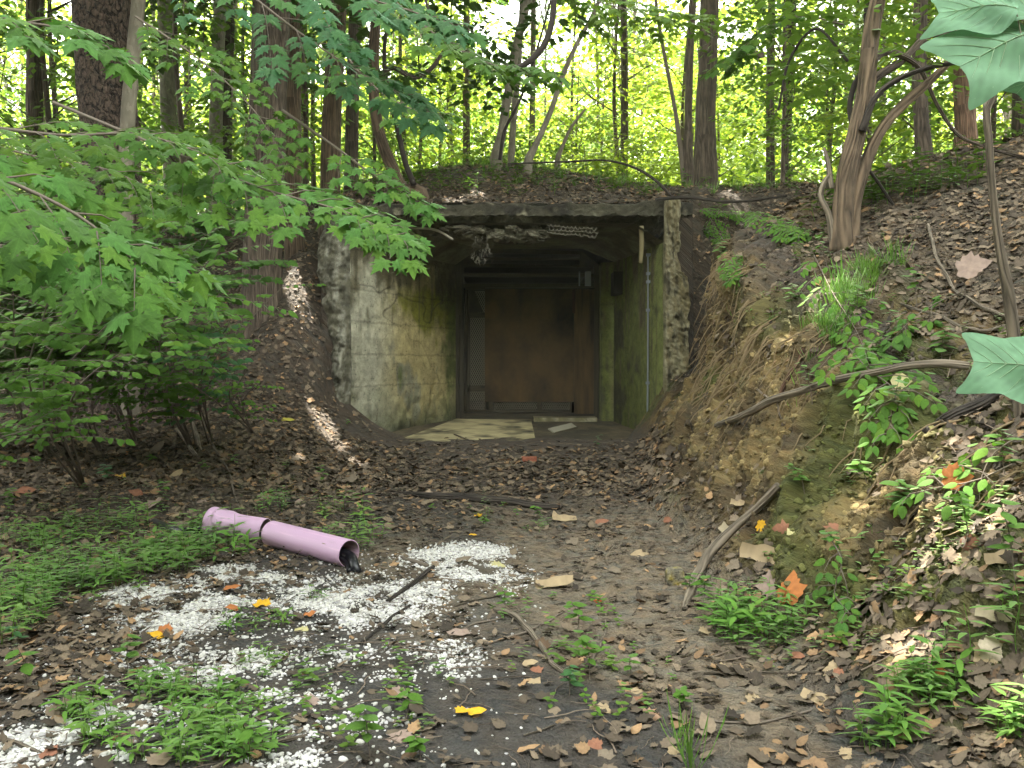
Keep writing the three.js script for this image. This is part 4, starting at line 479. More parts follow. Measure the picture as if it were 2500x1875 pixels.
// ---- the wood beyond: clones
{
  const rng = Rng(500);
  const proto = thing('understory_tree', 'slender background tree with bright green leaves catching the sun beyond the hill', 'tree', [0, 0, 0], 'slender bright-leaved trees filling the wood beyond the hill');
  const trunkU = limb([V(0, -0.4, 0), V(0.05, 2, 0.03), V(-0.08, 4, 0.05), V(0.1, 7.5, 0)], [0.07, 0.055, 0.045, 0.012], { radial: 8, step: 0.4, wob: 0.1 });
  mesh('trunk', trunkU, M.ridge, proto); mesh('limbs', limbsUnder, M.ridge, proto); mesh('crown', UNDER[0], M.glow, proto);
  const put = (x, z, s, sy, k, mat) => { const c = put.n++ ? proto.clone() : proto; if (z > -22) { c.userData.label = x < 0 ? 'shaded leafy sapling among the big trunks left of the bunker' : 'shaded leafy sapling on the crest right of the bunker'; c.userData.group = x < 0 ? 'shaded saplings among the left trunks' : 'shaded saplings on the right crest'; } if (c !== proto) { c.name = numbered('understory_tree'); scene.add(c); c.children[2].geometry = UNDER[k]; } c.children[2].material = mat; c.position.set(x, H(x, z), z); c.rotation.y = rng() * 6.28; c.scale.set(s, sy, s); }; put.n = 0;
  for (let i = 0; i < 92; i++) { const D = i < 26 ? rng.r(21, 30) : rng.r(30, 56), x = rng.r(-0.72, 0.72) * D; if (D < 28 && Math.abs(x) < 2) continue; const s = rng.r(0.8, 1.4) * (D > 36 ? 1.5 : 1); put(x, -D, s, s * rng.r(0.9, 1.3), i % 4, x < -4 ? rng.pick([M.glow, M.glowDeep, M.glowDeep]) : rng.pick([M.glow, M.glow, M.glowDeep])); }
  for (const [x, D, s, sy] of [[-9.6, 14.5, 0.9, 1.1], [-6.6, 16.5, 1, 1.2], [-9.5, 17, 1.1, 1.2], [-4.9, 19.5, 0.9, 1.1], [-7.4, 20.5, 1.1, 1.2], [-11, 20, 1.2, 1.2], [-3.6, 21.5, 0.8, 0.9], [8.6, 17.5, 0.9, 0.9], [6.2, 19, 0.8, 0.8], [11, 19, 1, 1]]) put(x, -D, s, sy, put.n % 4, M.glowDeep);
  const bp = thing('bush', 'leafy bush in the bright undergrowth beyond the crest', 'bush', [0, 0, 0], 'leafy bushes beyond the crest');
  mesh('foliage', BUSH[0], M.glow, bp); mesh('stems', mergeI([0, 1, 2, 3, 4].map((i) => limb([V(0, -0.1, 0), V(Math.cos(i * 1.3) * 0.25, 0.5, Math.sin(i * 1.3) * 0.25), V(Math.cos(i * 1.3) * 0.6, 1.1, Math.sin(i * 1.3) * 0.6)], [0.014, 0.01, 0.004], { radial: 5, step: 0.3, cap: false }))), M.twig, bp);
  for (let i = 0; i < 60; i++) { const D = rng.r(19.6, 34), x = rng.r(-0.68, 0.68) * D; const c = i ? bp.clone() : bp; if (i) { c.name = numbered('bush'); scene.add(c); c.children[0].geometry = BUSH[i % 3]; } c.children[0].material = i % 3 ? M.glow : M.glowDeep; c.position.set(x, H(x, -D), -D); c.rotation.y = rng() * 6.28; c.scale.setScalar(rng.r(0.8, 1.5)); }
  // tall trees: ones added, mostly out of view, to shade hill and track, and the thin distant trunks
  const tp = thing('tall_tree', 'tall straight forest tree with a high crown, those out of view added for shade', 'tree', [0, 0, 0], GT);
  mesh('trunk', limb([V(0, -0.5, 0), V(0.1, 5, 0), V(-0.1, 10, 0.1), V(0.1, 17, 0)], [0.24, 0.19, 0.16, 0.05], { radial: 14, step: 0.4, wob: 0.06 }), M.ridge, tp);
  const lt = mesh('limbs', limbsTall, M.ridge, tp); lt.position.y = 13.5; const ct = mesh('crown', CROWN[0], M.canopy, tp); ct.position.y = 15;
  let nT = 0; const putT = (x, z, s, sy) => { const c = nT++ ? tp.clone() : tp; if (c !== tp) { c.name = numbered('tall_tree'); scene.add(c); c.children[2].geometry = CROWN[nT % 3]; } c.position.set(x, H(x, z) - 0.1, z); c.rotation.y = rng() * 6.28; c.scale.set(s, sy, s); return c; };
  for (let i = 0; i < 110; i++) { const D = rng.r(9, 27), x = rng.r(-24, 24); if (Math.abs(x) < 0.66 * D) { continue; } putT(x, -D, rng.r(1.0, 1.45), rng.r(0.95, 1.2)); }
  for (let i = 0; i < 24; i++) { const D = rng.r(30, 60), x = rng.r(-0.66, 0.66) * D; putT(x, -D, rng.r(0.28, 0.55), rng.r(1.1, 1.5)); }
  for (const [x, D] of [[-6.5, 26], [-1.5, 28], [3.6, 27], [8, 25.5], [12.5, 28], [-11, 28], [0.8, 33]]) { const c = putT(x, -D, 0.62, 1.25); c.children[2].scale.set(2.4, 1.25, 2.4); c.children[1].scale.set(1.8, 1, 1.8); }  // crowns spread wide to shade the mound
  for (const [x, z] of [[-6.6, -8], [-8, -11.2], [8.9, -13], [6.6, -6.5], [8, -10.5], [5.4, -2.5], [-12, -8], [-9.5, -4], [-11, 1], [10, -7], [11, -2], [9.5, -12], [-14, -13], [13, -16]]) putT(x, z, rng.r(0.9, 1.2), rng.r(0.9, 1.1));  // more trees added beside the view to close the sky and deepen shade
  // far wood as one mass, and an unseen one added behind the viewer against low sky light
  const clump = cloud(33, { clumps: 10, per: 26, rx: 1.5, ry: 1.1, rz: 1.5, size: 0.3, shape: quad, spread: 0.8 });
  const ms = [], cs = []; for (let i = 0; i < 1500; i++) { const D = rng.r(52, 100), x = rng.r(-0.85, 0.85) * D, y = 3 + Math.pow(rng(), 1.25) * 26; ms.push(new THREE.Matrix4().makeRotationY(rng() * 6.28).scale(V(1, 1, 1).multiplyScalar(rng.r(1.1, 2.1))).setPosition(x, y, -D)); cs.push(tint(rng, 0.3)); }
  tag(inst('forest', clump, M.glow, ms, cs), 'far mass of sunlit yellow-green foliage closing the wood', null, null, 'stuff');
  const mb = []; for (let i = 0; i < 760; i++) { const a = rng.r(-0.15, Math.PI + 0.15), r = rng.r(13, 22), y = 0.5 + rng() * 13; mb.push(new THREE.Matrix4().makeRotationY(rng() * 6.28).scale(V(1, 1, 1).multiplyScalar(rng.r(1.3, 2.2))).setPosition(Math.cos(a) * r, y, Math.sin(a) * r + 1)); }
  tag(inst('forest', clump, M.canopy, mb), 'unseen wood added behind the viewer to block low sky light', null, null, 'stuff');
}

{ // gaps between the crowns: leaves along a few sun rays are missing, so that flecks of sun reach the ground
  const dir = sun.position.clone().sub(sun.target.position).normalize();
  const gaps = [[745, 720, 0.35], [715, 745, 0.3], [760, 980, 0.25], [775, 1030, 0.28], [790, 1080, 0.3], [810, 1130, 0.38], [850, 1160, 0.25], [1110, 492, 0.3], [1170, 480, 0.15], [1790, 506, 0.25], [1000, 1235, 0.14], [2400, 1490, 0.34], [2440, 1590, 0.42], [2330, 1450, 0.25], [2340, 1345, 0.25], [2290, 1390, 0.18], [2470, 1700, 0.2], [1080, 1215, 0.12], [2290, 1500, 0.16], [2200, 1250, 0.2], [2480, 1400, 0.24], [1900, 870, 0.18], [2060, 760, 0.26], [2180, 1130, 0.16], [2350, 1150, 0.22]].map(([x, y, r]) => [G(x, y), r]);
  scene.updateMatrixWorld(true); const c = V(), d = V(), inv = new THREE.Matrix4();
  scene.traverse((o) => { if (!o.isMesh || o.isInstancedMesh || o.name !== 'crown') return; o.geometry.computeBoundingSphere(); c.copy(o.geometry.boundingSphere.center).applyMatrix4(o.matrixWorld); const R = o.geometry.boundingSphere.radius * o.matrixWorld.getMaxScaleOnAxis();
    const hit = gaps.filter(([p, r]) => { d.subVectors(c, p); const t = d.dot(dir); return t > -R && d.addScaledVector(dir, -t).length() < R + r; }); if (!hit.length) return;
    const k = o.matrixWorld.getMaxScaleOnAxis(), pos = o.geometry.attributes.position, per = quad.attributes.position.count, tri = quad.index.count, n = pos.count / per, keep = []; inv.copy(o.matrixWorld).invert(); const ld = dir.clone().transformDirection(inv), lp = hit.map(([p, r]) => [p.clone().applyMatrix4(inv), (r + 0.1) / k]);
    for (let i = 0; i < n; i++) { c.fromBufferAttribute(pos, i * per); let ok = true; for (const [p, r] of lp) { d.subVectors(c, p); if (d.addScaledVector(ld, -d.dot(ld)).lengthSq() < r * r) { ok = false; break; } } if (ok) for (let q = 0; q < tri; q++) keep.push(o.geometry.index.array[i * tri + q]); }
    if (keep.length === o.geometry.index.count) return; const g = new THREE.BufferGeometry(); g.setAttribute('position', pos); g.setAttribute('normal', o.geometry.attributes.normal); g.setIndex(keep); o.geometry = g; });
}

// ---------------------------------------------------------------- what lies on the ground
const twoSided = (r, g, b, o = {}) => new THREE.MeshStandardMaterial({ color: new THREE.Color().setRGB(r, g, b), roughness: 0.85, side: THREE.DoubleSide, map: leafMap, ...o });
const DRY = twoSided(0.215, 0.17, 0.13), dryTan = twoSided(0.40, 0.30, 0.19), dryRed = twoSided(0.30, 0.13, 0.08), dryOrange = twoSided(0.48, 0.17, 0.05), dryYellow = twoSided(0.75, 0.42, 0.02), dryCream = twoSided(0.55, 0.5, 0.26), dryPink = twoSided(0.33, 0.24, 0.21), dryScarlet = twoSided(0.6, 0.08, 0.03);
function blobs(list) { return list.map(([px, py, rx, ry, w = 1]) => { const c = G(px, py), D = -c.z, a = G(px, py - ry), b = G(px, py + ry); return [c.x, c.z, rx * D / FOC, clamp(Math.abs(a.z - b.z) / 2, 0.08, 1.3), w]; }); }
const inBlobs = (bl, x, z) => { let m = 0; for (const [cx, cz, rx, rz, w] of bl) { const d = Math.hypot((x - cx) / rx, (z - cz) / rz); m = Math.max(m, w * sst(1.45, 0.4, d)); } return m; };
const GRAVEL = blobs([[330, 1455, 110, 32], [430, 1520, 170, 34], [570, 1478, 150, 28], [560, 1402, 90, 18], [650, 1412, 80, 16], [705, 1450, 70, 20], [800, 1470, 90, 30], [860, 1505, 70, 24], [1070, 1362, 90, 26], [1150, 1345, 100, 22], [1170, 1400, 130, 26], [1010, 1440, 100, 30], [980, 1500, 70, 26, 0.8], [1080, 1585, 110, 30, 0.5], [1130, 1640, 100, 28, 0.38], [420, 1640, 190, 34, 0.5], [560, 1650, 140, 30, 0.95], [720, 1690, 110, 28, 0.75], [600, 1600, 120, 30, 0.6], [690, 1800, 110, 30, 0.7], [300, 1735, 110, 28, 0.8], [850, 1600, 120, 30, 0.45], [860, 1760, 120, 30, 0.3], [120, 1800, 140, 36], [60, 1850, 100, 40], [240, 1850, 90, 20, 0.6], [680, 1850, 120, 26, 0.9], [540, 1765, 90, 20, 0.6], [980, 1660, 80, 24, 0.38], [640, 1560, 160, 34, 0.45], [1230, 1420, 90, 26, 0.35], [470, 1570, 360, 110, 0.3], [900, 1480, 240, 90, 0.3], [230, 1780, 300, 90, 0.34], [640, 1440, 260, 50, 0.5], [950, 1450, 160, 50, 0.5]]);
const MUD = blobs([[640, 1560, 330, 60], [450, 1600, 200, 40], [900, 1640, 300, 70], [800, 1380, 120, 30], [1020, 1700, 300, 60]]);
{ // loose gravel
  const rng = Rng(900), g = new THREE.IcosahedronGeometry(1, 1), p = g.attributes.position; for (let k = 0; k < p.count; k++) { const q = V().fromBufferAttribute(p, k), e = 1 + 0.35 * n3(q.x * 1.5, q.y * 1.5, q.z * 1.5, 3); p.setXYZ(k, q.x * e, q.y * e * 0.65, q.z * e * 0.8); } g.computeVertexNormals();
  const ms = [], cs = [], e = new THREE.Euler();
  for (let i = 0; i < 420000 && ms.length < 34000; i++) { const x = rng.r(-3.4, 1.2), z = rng.r(-7.6, -2.4), m = inBlobs(GRAVEL, x, z); const nn = 0.62 + 0.7 * fbm(x * 3, z * 3, 3, 44) + 0.4 * n2(x * 9, z * 9, 45); if (rng() > 0.85 * (m * (0.25 + 0.9 * m) * sst(0.2, 0.95, nn)) + 0.014 * sst(0.3, -1.0, x) * sst(7.2, 6, -z)) continue; const s = (0.0045 + 0.0085 * Math.pow(rng(), 1.5)) * (rng() > 0.94 ? 1.6 : 1); ms.push(new THREE.Matrix4().compose(ground(x, z).add(V(0, s * rng.r(-0.45, 0.4), 0)), new THREE.Quaternion().setFromEuler(e.set(rng.n() * 0.6, rng() * 6.3, rng.n() * 0.6)), V(s, s, s).multiplyScalar(1))); const k = rng.r(0.6, 1.1) * (rng() > 0.88 ? 0.5 : 1); cs.push(new THREE.Color().setRGB(k * 1.0, k * 0.98, k * (0.88 + 0.12 * rng()))); }
  tag(inst('gravel', g, std(0.66, 0.655, 0.64, { roughness: 0.88 }), ms, cs), 'scattered white limestone gravel on the dark mud of the track', null, null, 'stuff');
}
{ // leaf litter in three shapes
  const rng = Rng(901), lit = thing('leaf_litter', 'brown fallen leaves covering the slopes and the edges of the track'); lit.userData.kind = 'stuff';
  const kinds = [[L.dry, []], [L.dry2, []], [L.dry3, []]], cols = [[], [], []];
  let tries = 0, n = 0;
  while (n < 104000 && tries++ < 1200000) {
    const far = rng() > 0.42, D = far ? rng.r(9, 20.5) : Math.pow(rng(), 0.8) * 9.4 + 2.2, x = rng.r(-0.72, 0.72) * D; const z = -D;
    if (D > PD - 0.15 && x > PX0 && x < PX1 && D < PD + 0.05) continue; if (D > 12.9 && D < PD && x > -2.9 && x < 2.7) { if (rng() > 0.12) continue; }
    const s = x - footAt(D); let d = 0.27; if (x < -1.4) d = lerp(0.27, 1, sst(-1.2, -2.6, x)); if (D > 7.4 && D < 13) d = Math.max(d, 0.6); if (s > 0) d = lerp(0.7, 0.22, sst(0.2, 0.6, s)) + 0.75 * sst(1.3, 2.2, s) ; if (s > 0 && D < 4.6) d = Math.max(d, 0.95 * sst(0, 0.3, s)); if (D > PD) d = 0.8;
    d *= 1 - 0.85 * inBlobs(GRAVEL, x, z); d *= 1 - 0.55 * inBlobs(MUD, x, z); d *= 0.55 + 0.9 * sst(-0.3, 0.4, fbm(x * 1.3, z * 1.3, 3, 50)); if (s < 0.2 && x > -1.5 && D < 8) d *= 0.5; if (s < 0 && x > -1.6 && D > 8 && D < 14) d *= 0.5;
    if (rng() > d) continue; n++;
    const k = Math.floor(rng() * 3), nor = gNormal(x, z).add(V(rng.n() * 0.45, 0, rng.n() * 0.45)), a = rng() * 6.28, sz = rng.r(0.028, 0.085) * (rng() > 0.93 ? 1.4 : 1) * (D > 9 ? 1.3 : 1);
    kinds[k][1].push(leafMatrix(ground(x, z).addScaledVector(nor.clone().normalize(), rng.r(0.002, 0.02)), V(Math.cos(a), -nor.x * Math.cos(a) - nor.z * Math.sin(a), Math.sin(a)), nor, sz, rng.r(0.6, 1.1)));
    const b = rng.r(0.35, 1.35), w = rng(); cols[k].push(w > 0.9 ? new THREE.Color().setRGB(b * 1.6, b * 1.25, b * 0.9) : w > 0.86 ? new THREE.Color().setRGB(b * 1.15, b * 0.88, b * 0.66) : w > 0.35 ? new THREE.Color().setRGB(b * 0.9, b * 0.86, b * 0.82) : new THREE.Color().setRGB(b * 0.45, b * 0.42, b * 0.4));
  }
  kinds.forEach(([g, ms], i) => { inst('fallen_leaves', g, DRY, ms, cols[i], lit); });
}
{ // twigs and needles of bark strewn over everything
  const rng = Rng(902), g = limb([V(-0.5, 0, 0), V(-0.1, 0.04, 0.05), V(0.2, 0.02, -0.04), V(0.5, 0, 0.03)], [0.016, 0.014, 0.012, 0.006], { radial: 5, step: 0.25, cap: false }), ms = [], cs = [], q = new THREE.Quaternion(), up = V(0, 1, 0);
  for (let i = 0; i < 5200; i++) { const D = Math.pow(rng(), 0.8) * 13 + 2.2, x = rng.r(-0.7, 0.7) * D, z = -D; if (D > PD - 0.3 && x > PX0 - 0.2 && x < PX1 + 0.2) continue; const s = rng.r(0.05, 0.26), n = gNormal(x, z); q.setFromUnitVectors(up, n).multiply(new THREE.Quaternion().setFromAxisAngle(up, rng() * 6.28)); ms.push(new THREE.Matrix4().compose(ground(x, z).addScaledVector(n, 0.008), q, V(s, s * rng.r(0.5, 1), s * rng.r(0.5, 1.2)))); const k = rng.r(0.4, 1.5); cs.push(new THREE.Color().setRGB(k, k * 0.95, k * 0.9)); }
  tag(inst('twigs', g, M.twig, ms, cs), 'thin broken twigs strewn over the ground', null, null, 'stuff');
}
{ // crumbs of clay and moss sticking to the face
  const rng = Rng(904), g = new THREE.IcosahedronGeometry(1, 1), p = g.attributes.position; for (let k = 0; k < p.count; k++) { const q = V().fromBufferAttribute(p, k), e = 1 + 0.45 * n3(q.x * 1.7, q.y * 1.7, q.z * 1.7, 5); p.setXYZ(k, q.x * e, q.y * e * 0.8, q.z * e); } g.computeVertexNormals();
  const cp = clayMesh.geometry.attributes.position, cc = clayMesh.geometry.attributes.color, ms = [], cs = [], e = new THREE.Euler(), q = new THREE.Quaternion();
  for (let i = 0; i < 16000; i++) { const k = Math.floor(rng() * cp.count), s = 0.005 + 0.024 * Math.pow(rng(), 4); ms.push(new THREE.Matrix4().compose(V().fromBufferAttribute(cp, k).add(V(rng.n() * 0.012, rng.n() * 0.012, rng.n() * 0.012)), q.setFromEuler(e.set(rng() * 6, rng() * 6, rng() * 6)), V(s, s * rng.r(0.5, 1.1), s))); const b = rng.r(0.45, 1.35); cs.push(new THREE.Color().setRGB(cc.getX(k) * b, cc.getY(k) * b, cc.getZ(k) * b)); }
  tag(inst('clay_crumbs', g, std(1, 1, 1, { roughness: 0.97 }), ms, cs), 'crumbs of clay and moss sticking to the eroded bank', null, null, 'stuff');
}
{ // roots and rootlets on the eroded clay face
  const rng = Rng(903), l = [];
  for (let i = 0; i < 280; i++) { const D = i < 200 ? rng.r(7.6, 12) : rng.r(3.9, 7.6), s = rng.r(0.75, 1.15) + (D < 7 ? 0.1 : 0), x = footAt(D) + s, p0 = ground(x, -D), pts = [p0.clone().add(V(0.03, 0.03, 0))], n = 4, len = rng.r(0.1, 0.5); let px = x, pz = -D; for (let k = 1; k <= n; k++) { px -= 0.028 + 0.03 * rng(); pz += rng.n() * 0.06; const gy = H(px, pz); pts.push(V(px - 0.07, Math.max(gy, p0.y - len * k / n) + 0.006, pz)); } l.push(limb(pts, [rng.r(0.004, 0.011), 0.006, 0.005, 0.004, 0.002], { radial: 4, step: 0.08, cap: false })); }
  tag(mesh('roots', mergeI(l), std(0.22, 0.16, 0.085)), 'fine roots hanging from the eroded yellow clay bank', null, null, 'stuff');
}
// ---- purple pipe and black hose
{
  const A0 = G(516, 1308), A1 = G(648, 1322), B0 = G(664, 1330), B1 = G(852, 1380); const R = 0.106;
  const seg = (p, q) => { const a = p.clone().setY(H(p.x, p.z) + R * 0.9), b = q.clone().setY(H(q.x, q.z) + R * 0.86); return [a, b]; };
  const pipe = (len, bell) => { const w = 0.009, pr = []; const outer = bell ? [[R + 0.03, 0], [R + 0.034, 0.012], [R + 0.034, 0.03], [R + 0.022, 0.045], [R + 0.022, 0.06], [R + 0.034, 0.075], [R + 0.032, 0.1], [R + 0.022, 0.115], [R + 0.02, 0.18], [R + 0.004, 0.25], [R, 0.28], [R, len]] : [[R, 0], [R, len * 0.5], [R, len]]; outer.forEach((q) => pr.push(q)); pr.push([R - w * 0.5, len + 0.002]); outer.slice().reverse().forEach(([r, y]) => pr.push([r - w, y])); pr.push([outer[0][0] - w * 0.5, -0.002]); pr.push(outer[0]); return new THREE.LatheGeometry(pr.map(([r, y]) => new THREE.Vector2(r, y)), 48); };
  const put = (name, label, a, b, bell) => { const t = thing(name, label, 'pipe', a); const m = mesh('tube', pipe(a.distanceTo(b), bell), M.purple, t); m.quaternion.setFromUnitVectors(V(0, 1, 0), b.clone().sub(a).normalize()); if (bell) { m.name = 'belled_tube'; } return t; };
  const [a0, a1] = seg(A0, A1), [b0, b1] = seg(B0, B1); a0.y += 0.02;
  put('purple_pipe', 'lilac plastic pipe with a flared bell end, lying left of the open-mouthed one', a0, a1, true); put('purple_pipe', 'lilac plastic pipe whose open mouth faces the gravel, black hose poking out', b0, b1, false);
  const d = b1.clone().sub(b0).normalize();
  const ht = thing('black_hose', 'black plastic hose running through the lilac pipes and out of both ends', 'hose', a0); const e = G(872, 1398), st = G(375, 1278);
  mesh('hose', limb([st.add(V(0, 0.02, 0)), a0.clone().add(V(-0.25, -0.07, 0)), a0.clone().add(V(0, -0.06, 0)), a1.clone().add(V(0, -0.05, 0)), b0.clone().add(V(0, -0.05, 0)), b1.clone().addScaledVector(d, -0.15).add(V(0, -0.0, 0)), b1.clone().addScaledVector(d, 0.0).add(V(0.01, -0.02, 0)), e.clone().add(V(-0.02, 0.06, 0)), e.clone().add(V(0.01, 0.0, 0.02))].map((p) => p.sub(a0)), [0.03, 0.03, 0.03, 0.03, 0.03, 0.036, 0.036, 0.034, 0.03], { radial: 14, step: 0.03 }), M.black, ht);
  mesh('hose', limb([b1.clone().addScaledVector(d, -0.3).add(V(0.03, -0.03, 0.05)), b1.clone().add(V(-0.01, -0.06, 0.03)), e.clone().add(V(-0.05, 0.02, 0.03))].map((p) => p.sub(a0)), [0.024, 0.024, 0.022], { radial: 12, step: 0.03 }), M.black, ht);
}
// ---- sticks and branches one can point to (photograph pixels, on the land)
function stick(label, l, mat, name = 'stick', lift = 0.6, forks = [], rigid = false) {
  const b = G2(l[0][0], l[0][1]), D0 = -b.z, t = thing(name, label, name === 'log' ? 'log' : 'stick', b);
  const mk = (q) => { const dense = []; for (let i = 0; i < q.length; i++) { dense.push(q[i]); if (i + 1 < q.length) dense.push([(q[i][0] + q[i + 1][0]) / 2, (q[i][1] + q[i + 1][1]) / 2 + n2(i, q[0][0], 3) * 2, (q[i][2] + q[i + 1][2]) / 2]); } const pts = [], rad = []; if (rigid && q === l) { const [p0, p1, p2] = [q[0], q[q.length >> 1], q[q.length - 1]].map(([x, y]) => G2(x, y)); for (let i = 0; i <= 8; i++) { const t = i / 8, p = V().addScaledVector(p0, (1 - t) * (1 - 2 * t)).addScaledVector(p1, 4 * t * (1 - t)).addScaledVector(p2, t * (2 * t - 1)), w = q[Math.min(q.length - 1, Math.round(t * (q.length - 1)))][2], r = w / 2 * -p.z / FOC; pts.push(p.add(V(-r * 0.6 + 0.012 * n2(i * 1.7, 1, 5), Math.max(r * lift, H(p.x, p.z) + r * 0.6 - p.y) + 0.012 * n2(i * 1.7, 4, 5), r * 0.6)).sub(b)); rad.push(r); } return limb(pts, rad, { radial: 9, step: 0.035, wob: 0.22, seed: l[0][0] }); } dense.forEach(([x, y, w]) => { const p = G2(x, y), r = Math.max(0.0035, w / 2 * -p.z / FOC); pts.push(p.add(V(0, r * lift + 0.004, 0)).sub(b)); rad.push(r); }); return limb(pts, rad, { radial: 9, step: 0.035, wob: 0.16, seed: l[0][0] }); };
  mesh('wood', mk(l), mat, t); for (const f of forks) mesh('side_twig', mk(f), mat, t); return t;
}
stick('knobbly grey-brown branch curving across the bare track, thickest of the sticks there', [[1208, 1495, 13], [1262, 1515, 16], [1300, 1555, 14], [1332, 1600, 14], [1350, 1630, 13], [1385, 1655, 9], [1400, 1668, 6]], M.twigPale, 'branch', 0.8, [[[1250, 1525, 6], [1256, 1503, 4]]]);
stick('pale bent twig standing off the track right of the knobbly branch', [[1478, 1518, 5], [1478, 1550, 6], [1462, 1590, 8], [1436, 1630, 5]], M.twigPale);
stick('dark straight branch lying beside the gravel, from the pipe mouth downwards', [[1058, 1388, 10], [1020, 1420, 13], [985, 1445, 12], [945, 1472, 9]], M.twigDark, 'branch');
stick('thin dark stick on the gravel below the straight dark branch', [[1000, 1483, 8], [960, 1508, 9], [915, 1545, 8], [878, 1575, 6]], M.twigDark);
stick('stubby dead stick at the upper edge of the right gravel patch', [[985, 1368, 10], [1020, 1378, 12], [1045, 1386, 9]], M.twig);
stick('long pale stick at the bottom edge, pointing up right from the corner weeds', [[515, 1885, 12], [600, 1845, 13], [680, 1818, 12], [750, 1800, 8]], M.twigPale);
stick('dark stick lying on the gravel in the bottom left', [[240, 1838, 9], [310, 1826, 9], [385, 1812, 6]], M.twigDark);
stick('pale stick reaching in from the left edge above the bottom-left gravel', [[-20, 1678, 8], [70, 1680, 8], [160, 1686, 5]], M.twigPale, 'stick', 0.6, [[[50, 1680, 6], [-20, 1700, 7]]]);
stick('bleached stick under the gravel patch left of the track', [[-20, 1810, 14], [40, 1822, 13], [100, 1845, 8]], M.twigPale);
stick('dark rotten log lying across the track in front of the bunker', [[985, 1208, 12], [1050, 1218, 20], [1130, 1222, 22], [1230, 1232, 22], [1290, 1240, 20], [1365, 1245, 14]], M.twigDark, 'log');
stick('straight grey twig crossing under the knobbly branch', [[1130, 1590, 5], [1200, 1572, 6], [1290, 1545, 6], [1340, 1520, 5], [1378, 1495, 3]], M.twig);
stick('grey twig leading to the bleached leaf left of the knobbly branch', [[1110, 1550, 3], [1160, 1525, 5], [1228, 1512, 4]], M.twig);
stick('slim pale twig between the right gravel patch and the knobbly branch', [[1110, 1482, 4], [1170, 1466, 5], [1222, 1456, 3]], M.twigPale);
stick('short white twig on the bare mud near the bottom centre', [[1278, 1800, 4], [1320, 1788, 5], [1355, 1773, 3]], M.twigPale);
stick('thin long twig lying level across the right edge of the track', [[1690, 1646, 6], [1780, 1650, 8], [1900, 1645, 8], [2030, 1646, 6]], M.twigPale);
stick('slanting thin twig rising from the level twig at the right', [[1930, 1636, 5], [2000, 1600, 5], [2060, 1572, 3]], M.twigPale);
stick('curved bare twig at the foot of the right bank, by the green grass', [[1640, 1742, 3], [1745, 1765, 5], [1850, 1770, 6], [1980, 1738, 5]], M.twig);
stick('thick grey branch leaning down the foot of the clay bank', [[1905, 1200, 20], [1860, 1255, 22], [1795, 1310, 26], [1740, 1370, 24], [1700, 1430, 20], [1676, 1490, 12]], M.twigPale, 'branch', 1.2, [], true);
stick('long forked branch lying across the middle of the right bank', [[1756, 1058, 16], [1830, 1020, 18], [1895, 985, 20], [1960, 970, 18], [2050, 950, 18], [2180, 940, 20], [2280, 925, 22], [2370, 918, 22]], M.twigPale, 'branch', 2.2, [[[1880, 986, 8], [1862, 970, 6], [1844, 953, 4]], [[1898, 990, 5], [1902, 1015, 5], [1918, 1050, 3]]], true);
stick('mottled rotten log on the right bank under the tulip leaf', [[2260, 1062, 18], [2320, 1030, 26], [2400, 1000, 30], [2450, 970, 26]], M.twigDark, 'log', 0.9);
stick('long thin stem trailing down the right bank past the forked branch', [[2265, 560, 8], [2290, 650, 8], [2330, 720, 8], [2400, 765, 9], [2450, 785, 9], [2520, 790, 10]], M.twigPale, 'branch', 2.5);
stick('pale bowed twig on the upper right bank below the trailing stem', [[2200, 750, 6], [2290, 780, 9], [2350, 812, 10], [2400, 818, 8], [2500, 795, 7]], M.twigPale, 'branch', 2);
stick('reddish broken stick standing down the clay bank above the forked branch', [[1965, 862, 12], [1940, 910, 14], [1915, 960, 12], [1898, 985, 8]], std(0.22, 0.12, 0.07, { map: ridgeMap, bumpMap: ridgeBump, bumpScale: 0.01 }), 'branch', 1.4, [], true);
stick('pale dead stick lying on the litter under the left shrubs, left one of two', [[432, 1055, 8], [455, 1085, 11], [478, 1120, 10]], M.twigPale, 'stick', 1.5);
stick('pale dead stick lying on the litter under the left shrubs, right one of two', [[470, 1040, 8], [482, 1075, 10], [490, 1108, 8]], M.twigPale, 'stick', 1.5);
stick('grey twig drooping to the ground behind the lilac pipes', [[500, 1050, 4], [530, 1110, 5], [560, 1160, 5], [575, 1220, 4], [590, 1255, 3]], M.twig, 'branch', 2);
// ---- single fallen leaves one can point to
function fallen(label, px, py, wpx, shape, mat, { turn = 0, tilt = 0.25, wid = 1, group, name = 'fallen_leaf', lift = 0.012 } = {}) { const p = G2(px, py), D = -p.z, n = (lastN ? lastN.clone() : gNormal(p.x, p.z)).add(V(Math.sin(turn * 3) * tilt * 0.4, 0, tilt * (lastN ? 0.4 : 1))).normalize(); const s = wpx * D / FOC; const o = mesh(name, shape, mat); const dir = V(Math.cos(turn), 0, Math.sin(turn)); dir.addScaledVector(n, -dir.dot(n)); o.applyMatrix4(leafMatrix(p.addScaledVector(n, lift).addScaledVector(dir.normalize(), -s * 0.4), dir, n, s, wid)); return tag(o, label, 'leaf', group); }
fallen('bright yellow curled leaf on the mud at the bottom centre, left half of a pair', 1128, 1745, 42, L.dry, dryYellow, { turn: 2.2 }); fallen('bright yellow curled leaf on the mud at the bottom centre, right half of a pair', 1160, 1748, 48, L.dry2, dryYellow, { turn: 0.2, wid: 1.3 });
fallen('yellow and orange leaf on dark mud right of the big gravel patch', 640, 1482, 46, L.dry, dryYellow, { turn: 0.4 }); fallen('orange-brown curled leaf left of the yellow one on the gravel', 570, 1492, 38, L.dry2, dryOrange, { turn: 2.5, wid: 1.3 });
